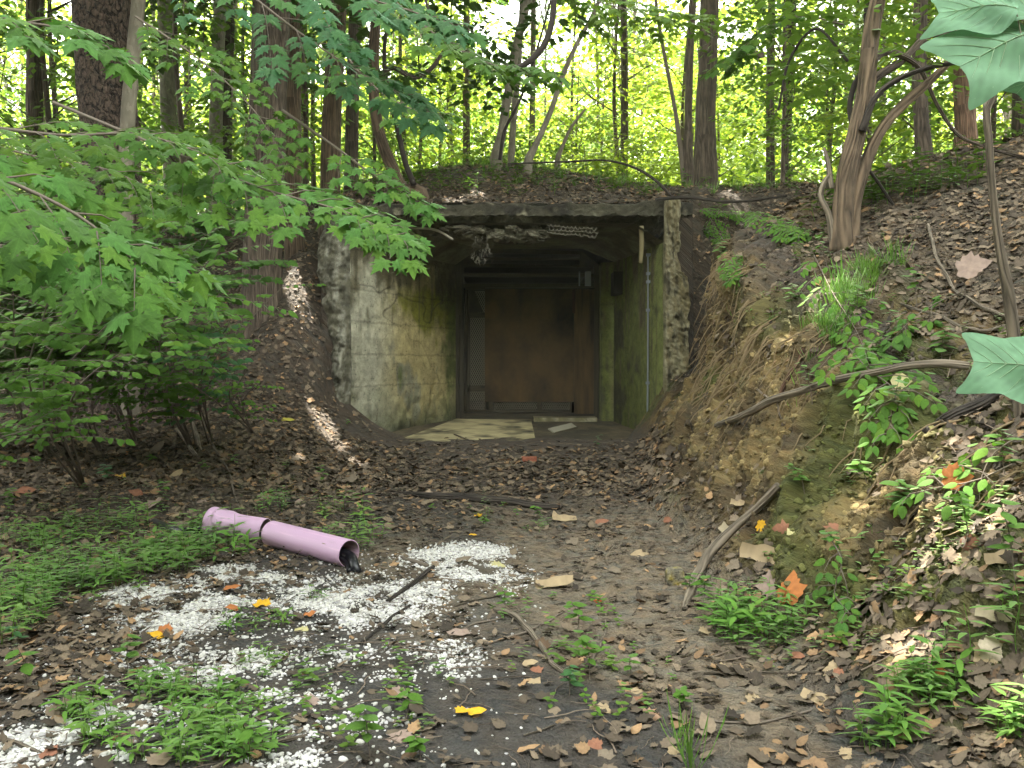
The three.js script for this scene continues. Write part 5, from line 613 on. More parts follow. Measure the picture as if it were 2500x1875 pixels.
fallen('yellow leaf at the lower edge of the big gravel patch', 385, 1560, 42, L.dry2, dryYellow, { turn: 2.9, wid: 1.2 }); fallen('orange leaf touching the yellow one at the lower edge of the gravel', 402, 1545, 40, L.dry, dryOrange, { turn: 0.1 });
fallen('orange leaf on the gravel below the mouth of the lilac pipe', 758, 1506, 32, L.dry, dryOrange, { turn: 1.2 }); fallen('cream pointed leaf lying on the dark mud in the left half', 732, 1540, 44, L.maple2, dryCream, { turn: 2.8 }); fallen('rust-brown oval leaf on the gravel under the pipes', 563, 1444, 48, L.dry2, dryOrange, { turn: 0.1, wid: 0.9 });
fallen('large red-brown curled leaf on the gravel in the bottom left', 122, 1848, 48, L.dry, dryRed, { turn: 0.4 }); fallen('red-brown leaf on the mud below the corner weeds', 278, 1812, 40, L.dry3, dryRed, { turn: 1 }); fallen('reddish leaf between the weeds at the lower left', 503, 1742, 40, L.dry2, dryRed, { turn: 0.2, wid: 1.1 });
fallen('large pinkish-grey leaf lying flat near the bottom centre', 978, 1808, 64, L.maple, dryPink, { turn: 1.2 }); fallen('dark purple-grey leaf on the mud, lower left of centre', 752, 1715, 48, L.maple, dryPink, { turn: 2.2 }); fallen('grey pointed leaf on the mud left of the yellow pair', 972, 1702, 50, L.dry, dryPink, { turn: 2.6 });
fallen('tan leaf lying right of the yellow pair on the bare mud', 1460, 1735, 66, L.maple2, dryTan, { turn: 3.0 }); fallen('pinkish tan leaf right of the large tan leaf on the mud', 1594, 1752, 56, L.maple, twoSided(0.42, 0.26, 0.18), { turn: 0.3 }); fallen('brown curled leaf with raised edge right of the bare mud centre', 1290, 1628, 40, L.dry2, dryTan, { turn: 0.2, wid: 1.4 });
fallen('tan torn leaf below the curled leaf in the middle of the track', 1298, 1665, 54, L.dry3, dryTan, { turn: 3.1 }); fallen('small scarlet leaf on the brown track right of the knobbly branch', 1461, 1470, 22, L.maple, dryScarlet, { turn: 0.5 }); fallen('bleached grey leaf lying at the end of a twig by the gravel', 1125, 1553, 66, L.strip, dryPink, { turn: 2.5, wid: 2 });
fallen('pale maple leaf on the right gravel patch', 1212, 1382, 40, L.maple, dryCream, { turn: 2.4 }); fallen('brown leaf on the right gravel patch, left of the pale one', 1128, 1374, 44, L.dry2, DRY, { turn: 0 }); fallen('yellow leaf above the right gravel patch', 1152, 1311, 24, L.dry2, dryYellow, { turn: 0.6 }); fallen('small yellow leaf by the seedlings before the rotten log', 1168, 1263, 22, L.dry, dryYellow, { turn: 1 });
fallen('big rust-orange leaf standing out at the foot of the clay bank', 1932, 1440, 92, L.maple2, dryOrange, { turn: -0.5, tilt: 0.6, lift: 0.04 }); fallen('grey-brown leaf half under the big rust-orange one', 1890, 1430, 70, L.dry, dryPink, { turn: 3.4, tilt: 0.5 }); fallen('pinkish brown leaf hanging below the big rust-orange one', 1918, 1490, 70, L.maple, dryPink, { turn: 1.7, tilt: 0.6 });
fallen('glowing orange-brown leaf in the litter under the log on the right bank', 2332, 1168, 66, L.dry, dryOrange, { turn: 0.3, tilt: 0.5 }); fallen('wine-red leaf on the right bank above a pale strip of bark', 2372, 1335, 52, L.dry, dryRed, { turn: 0.1, tilt: 0.6 }); fallen('pale tan leaf cluster under the wine-red leaf', 2362, 1372, 70, L.maple2, dryTan, { turn: 2.8, tilt: 0.6 });
fallen('big pale sunlit leaf in the lower right corner litter', 2430, 1590, 74, L.maple2, twoSided(0.6, 0.5, 0.4), { turn: 0.2, tilt: 0.5, lift: 0.03 }); fallen('tan leaf lying beside the sunlit leaf in the lower right', 2408, 1600, 66, L.dry, dryTan, { turn: 2.6, tilt: 0.5 }); fallen('orange-tan leaf on the litter left of the sunlit pale leaf', 2296, 1645, 38, L.dry3, dryOrange, { turn: 2 }); fallen('lobed tan leaf by the level twig on the right', 2038, 1640, 50, L.maple, dryTan, { turn: 1.4, tilt: 0.4 });
fallen('yellow leaf on the clay beside the leaning grey branch', 1862, 1285, 32, L.dry, dryYellow, { turn: 1.9, tilt: 0.6 }); fallen('pale yellow leaf right of the yellow one on the clay', 1934, 1300, 30, L.dry3, dryCream, { turn: 0.4, tilt: 0.6 }); fallen('large grey curled leaf high on the upper right bank', 2372, 662, 74, L.dry, dryPink, { turn: 0.2, tilt: 0.6, lift: 0.03 }); fallen('bright orange-tan scrap of bark high on the right bank', 1998, 690, 32, L.strip, twoSided(0.6, 0.35, 0.15), { turn: 0.4, tilt: 0.6, wid: 3 });
fallen('yellow-green leaf with an orange edge on the left litter', 290, 1172, 40, L.dry, dryYellow, { turn: 0.3 }); fallen('brown-orange leaf on the litter behind the left seedlings', 312, 1110, 36, L.dry3, dryOrange, { turn: 1 }); fallen('greenish yellow leaf on the slope left of the bunker', 698, 1030, 34, L.dry2, twoSided(0.5, 0.45, 0.08), { turn: 0.1, wid: 1 }); fallen('round cream scrap on the forked branch of the right bank', 2180, 938, 46, L.dry2, dryCream, { turn: 0.4, wid: 1.6, tilt: 0.8, lift: 0.08 });
for (const [label, px, py, w, turn] of [['long strip of pale bark lying at the foot of the right bank', 1990, 1712, 90, 0.7], ['strip of bark standing against the leaning grey branch', 1778, 1300, 70, 1.7], ['curled bark strip hanging over the leaning grey branch', 1850, 1350, 110, 0.8], ['pale bark strip pointing at the wine-red leaf', 2440, 1370, 84, 0.05], ['long bark strip in the sunlit litter at the right edge', 2420, 1500, 86, 0.9], ['brown bark strip by the stiltgrass at the lower right', 2185, 1675, 80, -0.6], ['small bark strip on the right track edge', 1800, 1230, 44, 0.9], ['arched pale bark strip left of the small stone', 1345, 1433, 96, -0.1], ['bark strip lying on the track in front of the rotten log', 1385, 1272, 60, 3.1]]) fallen(label, px, py, w, L.strip, py % 20 ? dryTan : twoSided(0.42, 0.35, 0.25), { turn, name: 'bark_strip', wid: 1.7, tilt: 0.45 }).userData.category = 'bark strip';
{ const rng = Rng(77); for (let i = 0; i < 70; i++) { const left = i < 34, px = left ? rng.r(0, 900) : rng.r(1250, 2480), py = left ? rng.r(1090, 1380) : rng.r(1230, 1850); fallen(left ? 'brown fallen leaf lying on the litter slope left of the track' : 'dull brown fallen leaf on the right side of the track or bank', px, py, rng.r(30, 52), rng.pick([L.dry, L.dry2, L.dry3, L.maple2]), rng.pick([DRY, dryPink, dryTan, dryRed, DRY]), { turn: rng() * 6.28, tilt: 0.5, group: left ? 'brown leaves on the left litter slope' : 'brown leaves on the right of the track' }); } }
{ // brick and stone
  const p = G(1292, 1126), b = thing('brick', 'red brick lying on the track before the bunker', 'brick', p); const g = box(-0.1, 0.1, -0.02, 0.065, -0.05, 0.05); g.rotateY(0.1); mesh('block', g, std(0.42, 0.14, 0.08, { map: concMap }), b);
  const q = G(1648, 1425), st = thing('stone', 'small squarish stone with yellow lichen at the edge of the right bank', 'stone', q); const sg = new THREE.IcosahedronGeometry(0.075, 3), pp = sg.attributes.position, c = []; for (let k = 0; k < pp.count; k++) { const v = V().fromBufferAttribute(pp, k), m = Math.max(Math.abs(v.x), Math.abs(v.y), Math.abs(v.z)); v.multiplyScalar(0.062 / m * 0.75 + 0.25).multiplyScalar(1 + 0.1 * n3(v.x * 30, v.y * 30, v.z * 30, 8)); pp.setXYZ(k, v.x, v.y + 0.05, v.z); const t = n3(v.x * 25, v.y * 25, v.z * 25, 9); c.push(...mixc([0.28, 0.25, 0.17], t > 0 ? [0.45, 0.36, 0.1] : [0.06, 0.055, 0.05], Math.abs(t) * 1.5)); } sg.setAttribute('color', new THREE.Float32BufferAttribute(c, 3)); sg.computeVertexNormals(); mesh('rock', sg, M.concrete, st);
  const lg = at(1842, 140, 11), dl = thing('dead_leaf', 'dark curled dead leaf hanging in the air among the branches', 'leaf', lg); for (let i = 0; i < 3; i++) { const m = mesh('curled_blade', L.dry, twoSided(0.06, 0.04, 0.03), dl); m.applyMatrix4(leafMatrix(V(0, 0.06, 0), V([-0.7, 0.6, 0][i], -0.7, 0.3), V(0.2 * i, 0.6, 1), 0.17)); } mesh('stalk', limb([V(0, 0.06, 0), V(0.02, 0.5, 0.02), V(-0.05, 1.1, 0)], [0.004, 0.003, 0.003], { radial: 5 }), M.twigDark, dl);
}
// ---------------------------------------------------------------- low green plants
{ // stiltgrass and other ground cover: nobody could count it
  const rng = Rng(910), sprig = (n, h, sp) => { const l = []; for (let i = 0; i < n; i++) { const y = h * (0.25 + 0.75 * i / n), a = i * 2.6; l.push(L.lance.clone().applyMatrix4(leafMatrix(V(Math.cos(a) * 0.01, y, Math.sin(a) * 0.01), V(Math.cos(a), 0.35, Math.sin(a)), V(0, 1, 0), sp, 1.5))); } const st = limb([V(0, -0.02, 0), V(0.01, h * 0.5, 0), V(0, h, 0.01)], [0.0022, 0.002, 0.001], { radial: 3, step: 0.06, cap: false }); return mergeI([...l, st]); };
  const S1 = sprig(8, 0.2, 0.092), S2 = sprig(6, 0.12, 0.066), S3 = mergeI([0, 1, 2, 3, 4].map((i) => L.ovate.clone().applyMatrix4(leafMatrix(V(0, 0.03 + 0.014 * i, 0), V(Math.cos(i * 2.5), 0.15, Math.sin(i * 2.5)), V(0, 1, 0), 0.045, 1))));
  const blade = mergeI([0, 1, 2, 3, 4, 5, 6, 7, 8, 9, 10, 11, 12, 13].map((i) => L.lance.clone().applyMatrix4(leafMatrix(V(Math.cos(i) * 0.015, 0, Math.sin(i) * 0.015), V(Math.cos(i * 2.1) * (0.3 + 0.06 * i), 1, Math.sin(i * 2.1) * (0.3 + 0.06 * i)), V(Math.cos(i * 2.1), 0.2, Math.sin(i * 2.1)), 0.1 + 0.013 * i, 0.16))));
  const sow = (name, label, g, mat, list, n, smin, smax) => { const bl = blobs(list.map(([a, b, c, d]) => [a, b, c, d])), ms = [], cs = []; const per = list.map((q) => q[2] * q[3]), tot = per.reduce((a, b) => a + b); bl.forEach(([cx, cz, rx, rz], i) => { const k = Math.round(n * per[i] / tot); for (let j = 0; j < k; j++) { const a = rng() * 6.28, r = Math.pow(rng(), 0.6), x = cx + Math.cos(a) * r * rx * 1.05, z = cz + Math.sin(a) * r * rz * 1.05; const s = rng.r(smin, smax); ms.push(new THREE.Matrix4().compose(ground(x, z), new THREE.Quaternion().setFromEuler(new THREE.Euler(rng.n() * 0.35, rng() * 6.28, rng.n() * 0.35)), V(s, s * rng.r(0.6, 1.15), s))); cs.push(tint(rng, 0.3, 0.3)); } }); return tag(inst(name, g, mat, ms, cs), label, null, null, 'stuff'); };
  sow('stiltgrass', 'bright green stiltgrass growing in drifts beside the track', S1, M.grassy, [[110, 1320, 120, 40], [140, 1400, 110, 50], [60, 1470, 90, 60], [210, 1440, 80, 50], [280, 1290, 90, 30], [390, 1350, 90, 50], [400, 1400, 70, 40], [480, 1340, 90, 40], [560, 1345, 60, 30], [690, 1240, 60, 20], [840, 1260, 50, 24], [900, 1320, 50, 26], [820, 1330, 40, 20], [1780, 1520, 60, 34], [1840, 1545, 90, 36], [1920, 1560, 60, 26], [2230, 1690, 44, 26], [2290, 1720, 44, 26], [2150, 1830, 50, 26], [2330, 1660, 30, 18], [2080, 1430, 60, 22], [2490, 1500, 24, 24], [2480, 1800, 34, 40], [20, 1560, 40, 60]], 480, 0.55, 1.35);
  sow('stiltgrass', 'low sparse stiltgrass growing through the gravel and mud', S2, M.grassy, [[430, 1700, 90, 30], [500, 1790, 110, 40], [560, 1830, 110, 40], [630, 1620, 50, 30], [590, 1540, 40, 26], [470, 1720, 80, 30], [190, 1750, 90, 30], [250, 1810, 60, 26], [660, 1530, 40, 26], [380, 1690, 60, 26], [620, 1730, 50, 26], [400, 1860, 120, 24], [760, 1470, 30, 16], [1180, 1270, 40, 18], [1310, 1290, 40, 20], [1880, 780, 60, 40]], 190, 0.5, 1.4);
  sow('undergrowth', 'low bright undergrowth on the mound and crest behind the bunker roof', S1, M.ovate, [[1300, 450, 300, 30], [1000, 450, 120, 30], [1620, 450, 200, 24], [1300, 420, 400, 16], [1800, 468, 120, 16], [1500, 425, 300, 14], [880, 480, 60, 30], [2200, 470, 200, 40]], 300, 0.8, 2.2);
  sow('seedlings', 'tiny ovate seedlings dotted over track and litter', S3, M.ovate, [[200, 1250, 300, 80], [1450, 1650, 200, 90], [1350, 1500, 160, 70], [800, 1700, 300, 120], [2100, 1500, 250, 120], [2200, 1000, 300, 160], [2050, 800, 200, 150], [1950, 1100, 150, 150], [2350, 1300, 150, 100], [700, 1180, 150, 60], [1200, 1250, 160, 40], [1800, 620, 120, 60], [1750, 560, 60, 40], [1300, 470, 300, 25], [1000, 450, 120, 25], [1600, 460, 200, 20], [1300, 430, 400, 16], [1750, 470, 100, 20], [2100, 560, 200, 60]], 640, 0.5, 1.2);
  sow('grass', 'tufts of fine grass on the bank and at the bottom edge', blade, M.grassy, [[2030, 790, 60, 60], [2090, 720, 50, 40], [2150, 660, 50, 40], [1660, 1830, 14, 10], [1690, 1870, 12, 8], [2010, 860, 60, 30], [1800, 660, 30, 30], [1500, 440, 400, 10], [1350, 420, 300, 14], [1000, 430, 120, 14], [1600, 455, 160, 12], [1850, 460, 100, 10]], 260, 0.4, 1.2);
}
function plant(label, px, py, { n = 7, h = 0.25, size = 0.08, shape = L.ovate, mat = M.ovate, lean = 0, seed = 1, name = 'seedling', category = 'plant', group, stemR = 0.003 } = {}) { // an upright leafy shoot: stem and leaves
  const b = G2(px, py), t = thing(name, label, category, b, group), rng = Rng(seed * 97 + 5), tip = V(lean + rng.n() * 0.05, h, rng.n() * 0.08 + 0.04), mid = V(lean * 0.3 + rng.n() * 0.03, h * 0.55, rng.n() * 0.03);
  mesh('stem', limb([V(0, -0.03, 0), mid, tip], [stemR, stemR * 0.8, stemR * 0.5], { radial: 5, step: 0.05, cap: false }), M.twig, t);
  for (let i = 0; i < n; i++) { const f = 0.4 + 0.6 * i / Math.max(1, n - 1), p = V().lerpVectors(mid, tip, clamp((f - 0.5) * 2, 0, 1)); if (f < 0.5) p.lerpVectors(V(), mid, f * 2); const a = i * 2.4 + seed; const m = mesh('leaf', shape, mat, t); m.applyMatrix4(leafMatrix(p, V(Math.cos(a), rng.r(-0.25, 0.3), Math.sin(a)), V(rng.n() * 0.3, 1, rng.n() * 0.3 + 0.2), size * rng.r(0.7, 1.15) * (f > 0.95 ? 0.8 : 1), 1)); }
  return t;
}
[['leafy sprig hanging over the joint of the two lilac pipes', 662, 1318], ['leafy seedling in the litter left of the lilac bell end', 395, 1225], ['seedling with broad leaves below the left shrubs', 370, 1130], ['seedling among stiltgrass left of the pipes', 360, 1360], ['leafy seedling by the left litter with yellow leaf', 260, 1185], ['bluish-leaved seedling behind the lilac pipes', 500, 1150], ['seedling at the right of the bluish-leaved one', 575, 1140], ['seedling on the dark soil behind the pipe mouth', 790, 1185], ['seedling between the pipes and the bunker wall', 700, 1150], ['broad-leaved seedling at the left edge above the stiltgrass', 30, 1230], ['seedling with pale leaves in the lower left grass', 60, 1690], ['big-leaved seedling at the left edge, bluish', 40, 1580], ['leafy weed at the bottom edge, left of centre', 640, 1860], ['pale green weed at the bottom edge below the pinkish leaf', 905, 1850], ['broad-leaved weed at the bottom edge right of the pinkish leaf', 1030, 1855], ['upright weed with narrow leaves left of the pinkish leaf', 985, 1770], ['weed among gravel with bright yellow-green leaves', 315, 1660], ['small weed by the dark mud in the lower left', 590, 1700], ['grey-green weed right of the knobbly branch tip', 1390, 1700], ['grey-green weed by the bent twig', 1440, 1660], ['grey-green weed below the level twig of the track', 1545, 1650], ['small weed above the knobbly branch', 1235, 1495], ['low weed between the knobbly branch and the bent twig', 1405, 1560], ['weed beside the yellow leaf before the rotten log', 1185, 1290], ['weed right of the rotten log on the track', 1310, 1270], ['small weed inside the bunker mouth by the right wall', 1458, 1098], ['weed at the foot of the left bunker wall', 850, 1040], ['seedling by the lichen stone', 1680, 1450], ['seedling hiding the foot of the leaning grey branch', 1720, 1490], ['weed with grey leaves at the right track edge', 1665, 1740], ['lobed weed at the foot of the clay bank, lower right', 1920, 1560]].forEach(([label, px, py], i) => plant(label, px, py, { n: 6 + i % 5, h: [0.16, 0.24, 0.12][i % 3], size: [0.07, 0.09, 0.06][i % 3] * (px < 700 && py < 1400 ? 1.35 : 1), seed: i + 1, mat: i % 7 === 4 ? M.mapleTeal : M.ovate }));
[['leafy shoot over the forked branch with round leaves', 1985, 985, 0.3], ['leafy shoot growing through the middle of the forked branch', 2130, 960, 0.35], ['shoot with drooping leaves below the forked branch', 2180, 1040, 0.3], ['small shoot on the clay under the forked branch', 1965, 1200, 0.2], ['pale shoot on the mossy clay in the lower middle of the bank', 2120, 1180, 0.15], ['shoot with toothed leaves left of the tulip leaf', 2300, 890, 0.25], ['yellowish shoot with big leaves on the upper bank', 2190, 830, 0.3], ['shoot with ovate leaves in the middle of the upper bank', 2240, 760, 0.35], ['shoot beside the grass tuft on the upper bank', 2090, 780, 0.3], ['shoot on the crest below the forked tree', 2020, 650, 0.3], ['pale small-leaved shoot right of the bunker corner', 1730, 590, 0.3], ['second pale shoot on the gully edge by the bunker', 1760, 640, 0.3], ['leafy shoot above the gully, left of the forked tree', 1800, 545, 0.35], ['tall weed on the crest left of the forked tree', 1950, 490, 0.3], ['shoot under the bright orange bark scrap', 1930, 760, 0.25], ['shoot with long leaves over the lower right litter', 2370, 1320, 0.25], ['leafy shoot in the litter at the right edge', 2460, 1190, 0.3], ['shoot with pale sunlit leaves on the lower bank', 2200, 1260, 0.2], ['shoot at the mossy foot of the bank', 2060, 1360, 0.15], ['trailing shoot at the right edge near the sunlit leaf', 2480, 1420, 0.35]].forEach(([label, px, py, h], i) => plant(label, px, py, { n: 9 + i % 6, h, size: 0.075 + 0.02 * (i % 3), seed: 60 + i, lean: -0.12 + 0.06 * (i % 3), mat: i % 4 === 2 ? M.maple : M.ovate }));

// ---------------------------------------------------------------- leafy branches that reach into the picture
function spray(name, label, category, main, { leaf = L.maple, mat = M.maple, size = 0.12, gap = 0.11, twig = 0.5, seed = 1, droop = 0.3, one = 300, r0 = 0.012, up = V(0, 1, 0.25), taper = true, wide = 1, start = 0 } = {}) {
  const rng = Rng(seed), b = main[0].clone(), t = thing(name, label, category, b), curve = new THREE.CatmullRomCurve3(main.map((p) => p.clone().sub(b))), len = curve.getLength(), wood = [limb(main.map((p) => p.clone().sub(b)), main.map((_, i) => lerp(r0, r0 * 0.25, i / (main.length - 1))), { radial: 7, step: 0.08, cap: false })], ls = [];
  const addLeaves = (c, l, from) => { const n = Math.max(1, Math.round(l / gap)); for (let i = 0; i <= n; i++) { const f = lerp(from, 1, i / n), p = c.getPoint(f), tg = c.getTangent(f), side = V().crossVectors(tg, up).normalize(); for (const s of i === n ? [0, 1, -1] : [1, -1]) { if (rng() > 0.92) continue; const d = tg.clone().multiplyScalar(s ? 0.55 : 1).addScaledVector(side, s * rng.r(0.7, 1.1)).add(V(rng.n() * 0.3, -droop * rng.r(0.3, 1.4), rng.n() * 0.3)).normalize(); const pet = p.clone().addScaledVector(d, size * 0.35).add(V(0, size * 0.1, 0)); if (ls.length % 2 === 0) wood.push(limb([p, pet], [0.0014, 0.001], { radial: 3, step: 1, cap: false })); ls.push(leafMatrix(pet, d.clone().add(V(0, -droop * 0.3, 0)), up.clone().add(V(rng.n() * 0.35, 0, rng.n() * 0.35)), size * (0.45 + 0.75 * Math.sqrt(rng())), rng.r(0.85, 1.12))); } } };
  const nt = Math.round(len / 0.14);
  for (let i = 1; i <= nt; i++) { const f = lerp(start, 1, i / nt), p = curve.getPoint(f), tg = curve.getTangent(f), side = V().crossVectors(tg, up).normalize(), s = i % 2 ? 1 : -1, l = twig * (1.1 - 0.75 * f) * rng.r(0.6, 1.2) * wide; const dir = tg.clone().multiplyScalar(0.8).addScaledVector(side, s * 0.8).add(V(rng.n() * 0.2, rng.n() * 0.22, rng.n() * 0.2)).normalize(); const pts = [p, p.clone().addScaledVector(dir, l * 0.5).add(V(0, 0.02, 0)), p.clone().addScaledVector(dir, l).add(V(0, -droop * l * 0.35, 0))]; wood.push(limb(pts, [0.0045, 0.003, 0.0015], { radial: 4, step: 0.15, cap: false })); addLeaves(new THREE.CatmullRomCurve3(pts), l, 0.25); }
  addLeaves(curve, len * 0.35, 0.75);
  mesh('twigs', mergeI(wood), M.twig, t);
  ls.sort((a, c) => c.elements[14] - a.elements[14]);
  ls.slice(0, one).forEach((m) => { const o = mesh('leaf', leaf, tone(mat, Math.floor(rng() * 4)), t); o.applyMatrix4(m); }); if (ls.length > one) inst('foliage', leaf, mat, ls.slice(one), null, t);
  return t;
}
const A = at;
spray('maple_branch', 'big-leaved maple branch arching in low from the left edge, leaves lit from above', 'branch', [A(-420, 330, 3.3), A(-100, 400, 3.4), A(180, 520, 3.5), A(330, 640, 3.5)], { size: 0.125, gap: 0.1, twig: 0.62, seed: 1, droop: 0.5, up: V(0.1, 1, 0.55), r0: 0.014 });
spray('maple_branch', 'second layer of big maple leaves under the arching branch at the left', 'branch', [A(-400, 500, 3.6), A(-60, 520, 3.8), A(200, 600, 3.9), A(400, 690, 4.0)], { size: 0.115, gap: 0.1, twig: 0.55, seed: 2, droop: 0.45, up: V(0.1, 1, 0.5) });
spray('maple_branch', 'long maple branch sweeping from the left in front of the bunker corner', 'branch', [A(130, 250, 5.6), A(420, 370, 5.4), A(640, 460, 5.2), A(850, 520, 5.1), A(985, 585, 5.0)], { size: 0.115, gap: 0.1, twig: 0.55, seed: 3, droop: 0.4, up: V(0.1, 1, 0.6), start: 0.25 });
spray('maple_branch', 'small maple sprig beside the long branch, over the lintel\'s left end', 'branch', [A(690, 270, 6), A(820, 360, 5.9), A(930, 440, 5.8), A(1040, 500, 5.8)], { size: 0.1, gap: 0.13, twig: 0.26, seed: 4, droop: 0.3, up: V(0, 1, 0.7), start: 0.3 });
spray('maple_branch', 'maple branch with yellowish green leaves in the upper left corner', 'branch', [A(-300, -60, 4), A(-40, 40, 4.1), A(150, 70, 4.2), A(270, 120, 4.3)], { size: 0.12, gap: 0.12, twig: 0.45, seed: 5, droop: 0.35, up: V(0.1, 1, 0.4) });
spray('maple_branch', 'bluish-green maple branch hanging from the top, left of centre', 'branch', [A(420, -180, 6), A(640, 10, 6), A(850, 160, 6), A(1020, 250, 6.1)], { size: 0.12, gap: 0.12, twig: 0.75, seed: 6, droop: 0.35, mat: M.mapleTeal, up: V(0, 1, 0.6) });
spray('maple_branch', 'dense bluish-green maple branch along the top edge, right of the hanging one', 'branch', [A(560, -160, 5.6), A(780, -40, 5.6), A(980, 20, 5.6), A(1110, 60, 5.6)], { size: 0.12, gap: 0.11, twig: 0.6, seed: 7, droop: 0.35, mat: M.mapleTeal, up: V(0, 1, 0.6) });
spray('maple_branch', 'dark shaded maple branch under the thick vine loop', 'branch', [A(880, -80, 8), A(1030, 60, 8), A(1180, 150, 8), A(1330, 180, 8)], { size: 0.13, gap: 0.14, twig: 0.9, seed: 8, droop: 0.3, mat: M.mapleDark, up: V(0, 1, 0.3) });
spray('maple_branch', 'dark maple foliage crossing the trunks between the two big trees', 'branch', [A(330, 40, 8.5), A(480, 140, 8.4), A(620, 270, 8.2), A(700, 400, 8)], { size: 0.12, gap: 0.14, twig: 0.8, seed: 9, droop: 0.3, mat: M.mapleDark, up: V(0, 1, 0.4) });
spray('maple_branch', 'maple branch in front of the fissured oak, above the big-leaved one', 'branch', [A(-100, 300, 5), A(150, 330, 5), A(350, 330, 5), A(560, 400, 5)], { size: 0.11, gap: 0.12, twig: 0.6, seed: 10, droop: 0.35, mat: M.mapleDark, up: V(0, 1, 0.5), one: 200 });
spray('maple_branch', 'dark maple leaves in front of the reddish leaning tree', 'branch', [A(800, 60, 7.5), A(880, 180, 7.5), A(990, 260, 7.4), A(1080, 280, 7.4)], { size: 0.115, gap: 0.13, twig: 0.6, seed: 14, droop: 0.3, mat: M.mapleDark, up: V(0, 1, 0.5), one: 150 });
spray('maple_branch', 'shaded green branch at the top right, left of the forked tree', 'branch', [A(2060, 60, 9.5), A(1950, 40, 9.6), A(1860, 90, 9.8), A(1790, 140, 10)], { size: 0.12, gap: 0.13, twig: 0.9, seed: 15, droop: 0.3, mat: M.mapleDark, up: V(0, 1, 0.3), one: 150 });
spray('maple_branch', 'backlit leafy branch along the top edge over the mound', 'branch', [A(1250, -140, 12), A(1400, -20, 12), A(1560, 30, 12.2), A(1700, 60, 12.5)], { size: 0.13, gap: 0.15, twig: 1.3, seed: 16, droop: 0.3, mat: M.glowDeep, up: V(0, 1, 0.2), one: 150 });
const onBank = (l) => l.map(([x, y]) => G2(x, y).add(V(-0.03, 0.06, 0.05)));
[['leafy vine trailing down the clay from the tree foot to the forked branch', [[1990, 640], [2040, 740], [2095, 830], [2130, 930]], 0.075, 0.3], ['thick tangle of leafy vine over the middle of the forked branch', [[2060, 850], [2120, 920], [2190, 990], [2170, 1080]], 0.08, 0.4], ['sparse vine with yellow-green leaves on the upper right bank', [[2360, 730], [2290, 760], [2230, 800], [2180, 850]], 0.09, 0.2], ['leafy vine creeping left under the mottled log', [[2470, 1160], [2380, 1200], [2290, 1215], [2210, 1240]], 0.07, 0.28], ['pale little vine hanging over the gully beside the bunker', [[1735, 540], [1765, 590], [1790, 650], [1800, 700]], 0.06, 0.25], ['low vine with broad leaves at the foot of the clay, near the big orange leaf', [[2030, 1330], [2060, 1400], [2040, 1460], [2080, 1520]], 0.065, 0.22], ['leafy runner along the crest left of the forked tree', [[1700, 520], [1800, 530], [1890, 560], [1960, 590]], 0.07, 0.3], ['vine with drooping leaves at the right edge below the log', [[2500, 1090], [2440, 1120], [2400, 1180], [2390, 1260]], 0.085, 0.25]].forEach(([label, l, size, twig], i) => spray('creeping_vine', label, 'vine', onBank(l), { leaf: L.ovate, mat: i % 3 === 2 ? M.maple : M.ovate, size, gap: 0.07, twig, seed: 200 + i, droop: 0.25, r0: 0.005, up: V(-0.3, 1, 0.5), one: 140 }));
// shrubs left of the track: stems from the ground, leafy sprays at the top
function shrub(label, px, py, stems, o = {}) { const b = G(px, py), D = -b.z, t = thing('shrub', label, 'shrub', b), rng = Rng(o.seed ?? 3), ls = [], wood = [];
  for (const [x, y, d] of stems) { const e = A(x, y, d).sub(b), m = e.clone().multiplyScalar(0.55); m.x *= 0.7; m.y *= 1.15; const pts = [V(rng.n() * 0.06, -0.05, rng.n() * 0.05), m, e]; wood.push(limb(pts, [0.011, 0.008, 0.004], { radial: 6, step: 0.08, cap: false })); const c = new THREE.CatmullRomCurve3(pts), dirO = e.clone().setY(0).normalize();
    for (let i = 0; i < (o.tw ?? 9); i++) { const p = c.getPoint(lerp(0.28, 1, Math.min(1, i / ((o.tw ?? 9) - 1)))), a = rng() * 6.28, dir = V(Math.cos(a) + dirO.x * 0.6, rng.r(-0.05, 0.3), Math.sin(a) * 0.8 + dirO.z * 0.6 + 0.25).normalize(), l = rng.r(0.25, 0.55) * (o.k ?? 1), q = [p, p.clone().addScaledVector(dir, l * 0.5), p.clone().addScaledVector(dir, l).add(V(0, -0.06 * l, 0))]; wood.push(limb(q, [0.004, 0.003, 0.0015], { radial: 4, step: 0.12, cap: false })); const tc = new THREE.CatmullRomCurve3(q), n = Math.round(l / (o.gap ?? 0.055)); for (let k = 1; k <= n; k++) { const f = k / n, pp = tc.getPoint(f), tg = tc.getTangent(f), sd = V().crossVectors(tg, V(0, 1, 0)).normalize().multiplyScalar(k % 2 ? 1 : -1); ls.push(leafMatrix(pp, tg.clone().multiplyScalar(k === n ? 1 : 0.6).addScaledVector(sd, k === n ? 0 : 0.8).add(V(0, -0.3 + rng.n() * 0.2, 0)), V(rng.n() * 0.35, 1, 0.75 + rng.n() * 0.4), (o.size ?? 0.085) * rng.r(0.6, 1.15), 1)); } } }
  mesh('stems', mergeI(wood), M.twig, t); ls.sort((p, q) => q.elements[14] - p.elements[14]); const one = o.one ?? 260; ls.slice(0, one).forEach((m) => { const q = mesh('leaf', o.leaf ?? L.ovate, tone(o.mat ?? M.ovate, Math.floor(rng() * 4)), t); q.applyMatrix4(m); }); if (ls.length > one) inst('foliage', o.leaf ?? L.ovate, o.mat ?? M.ovate, ls.slice(one), null, t); return t; }
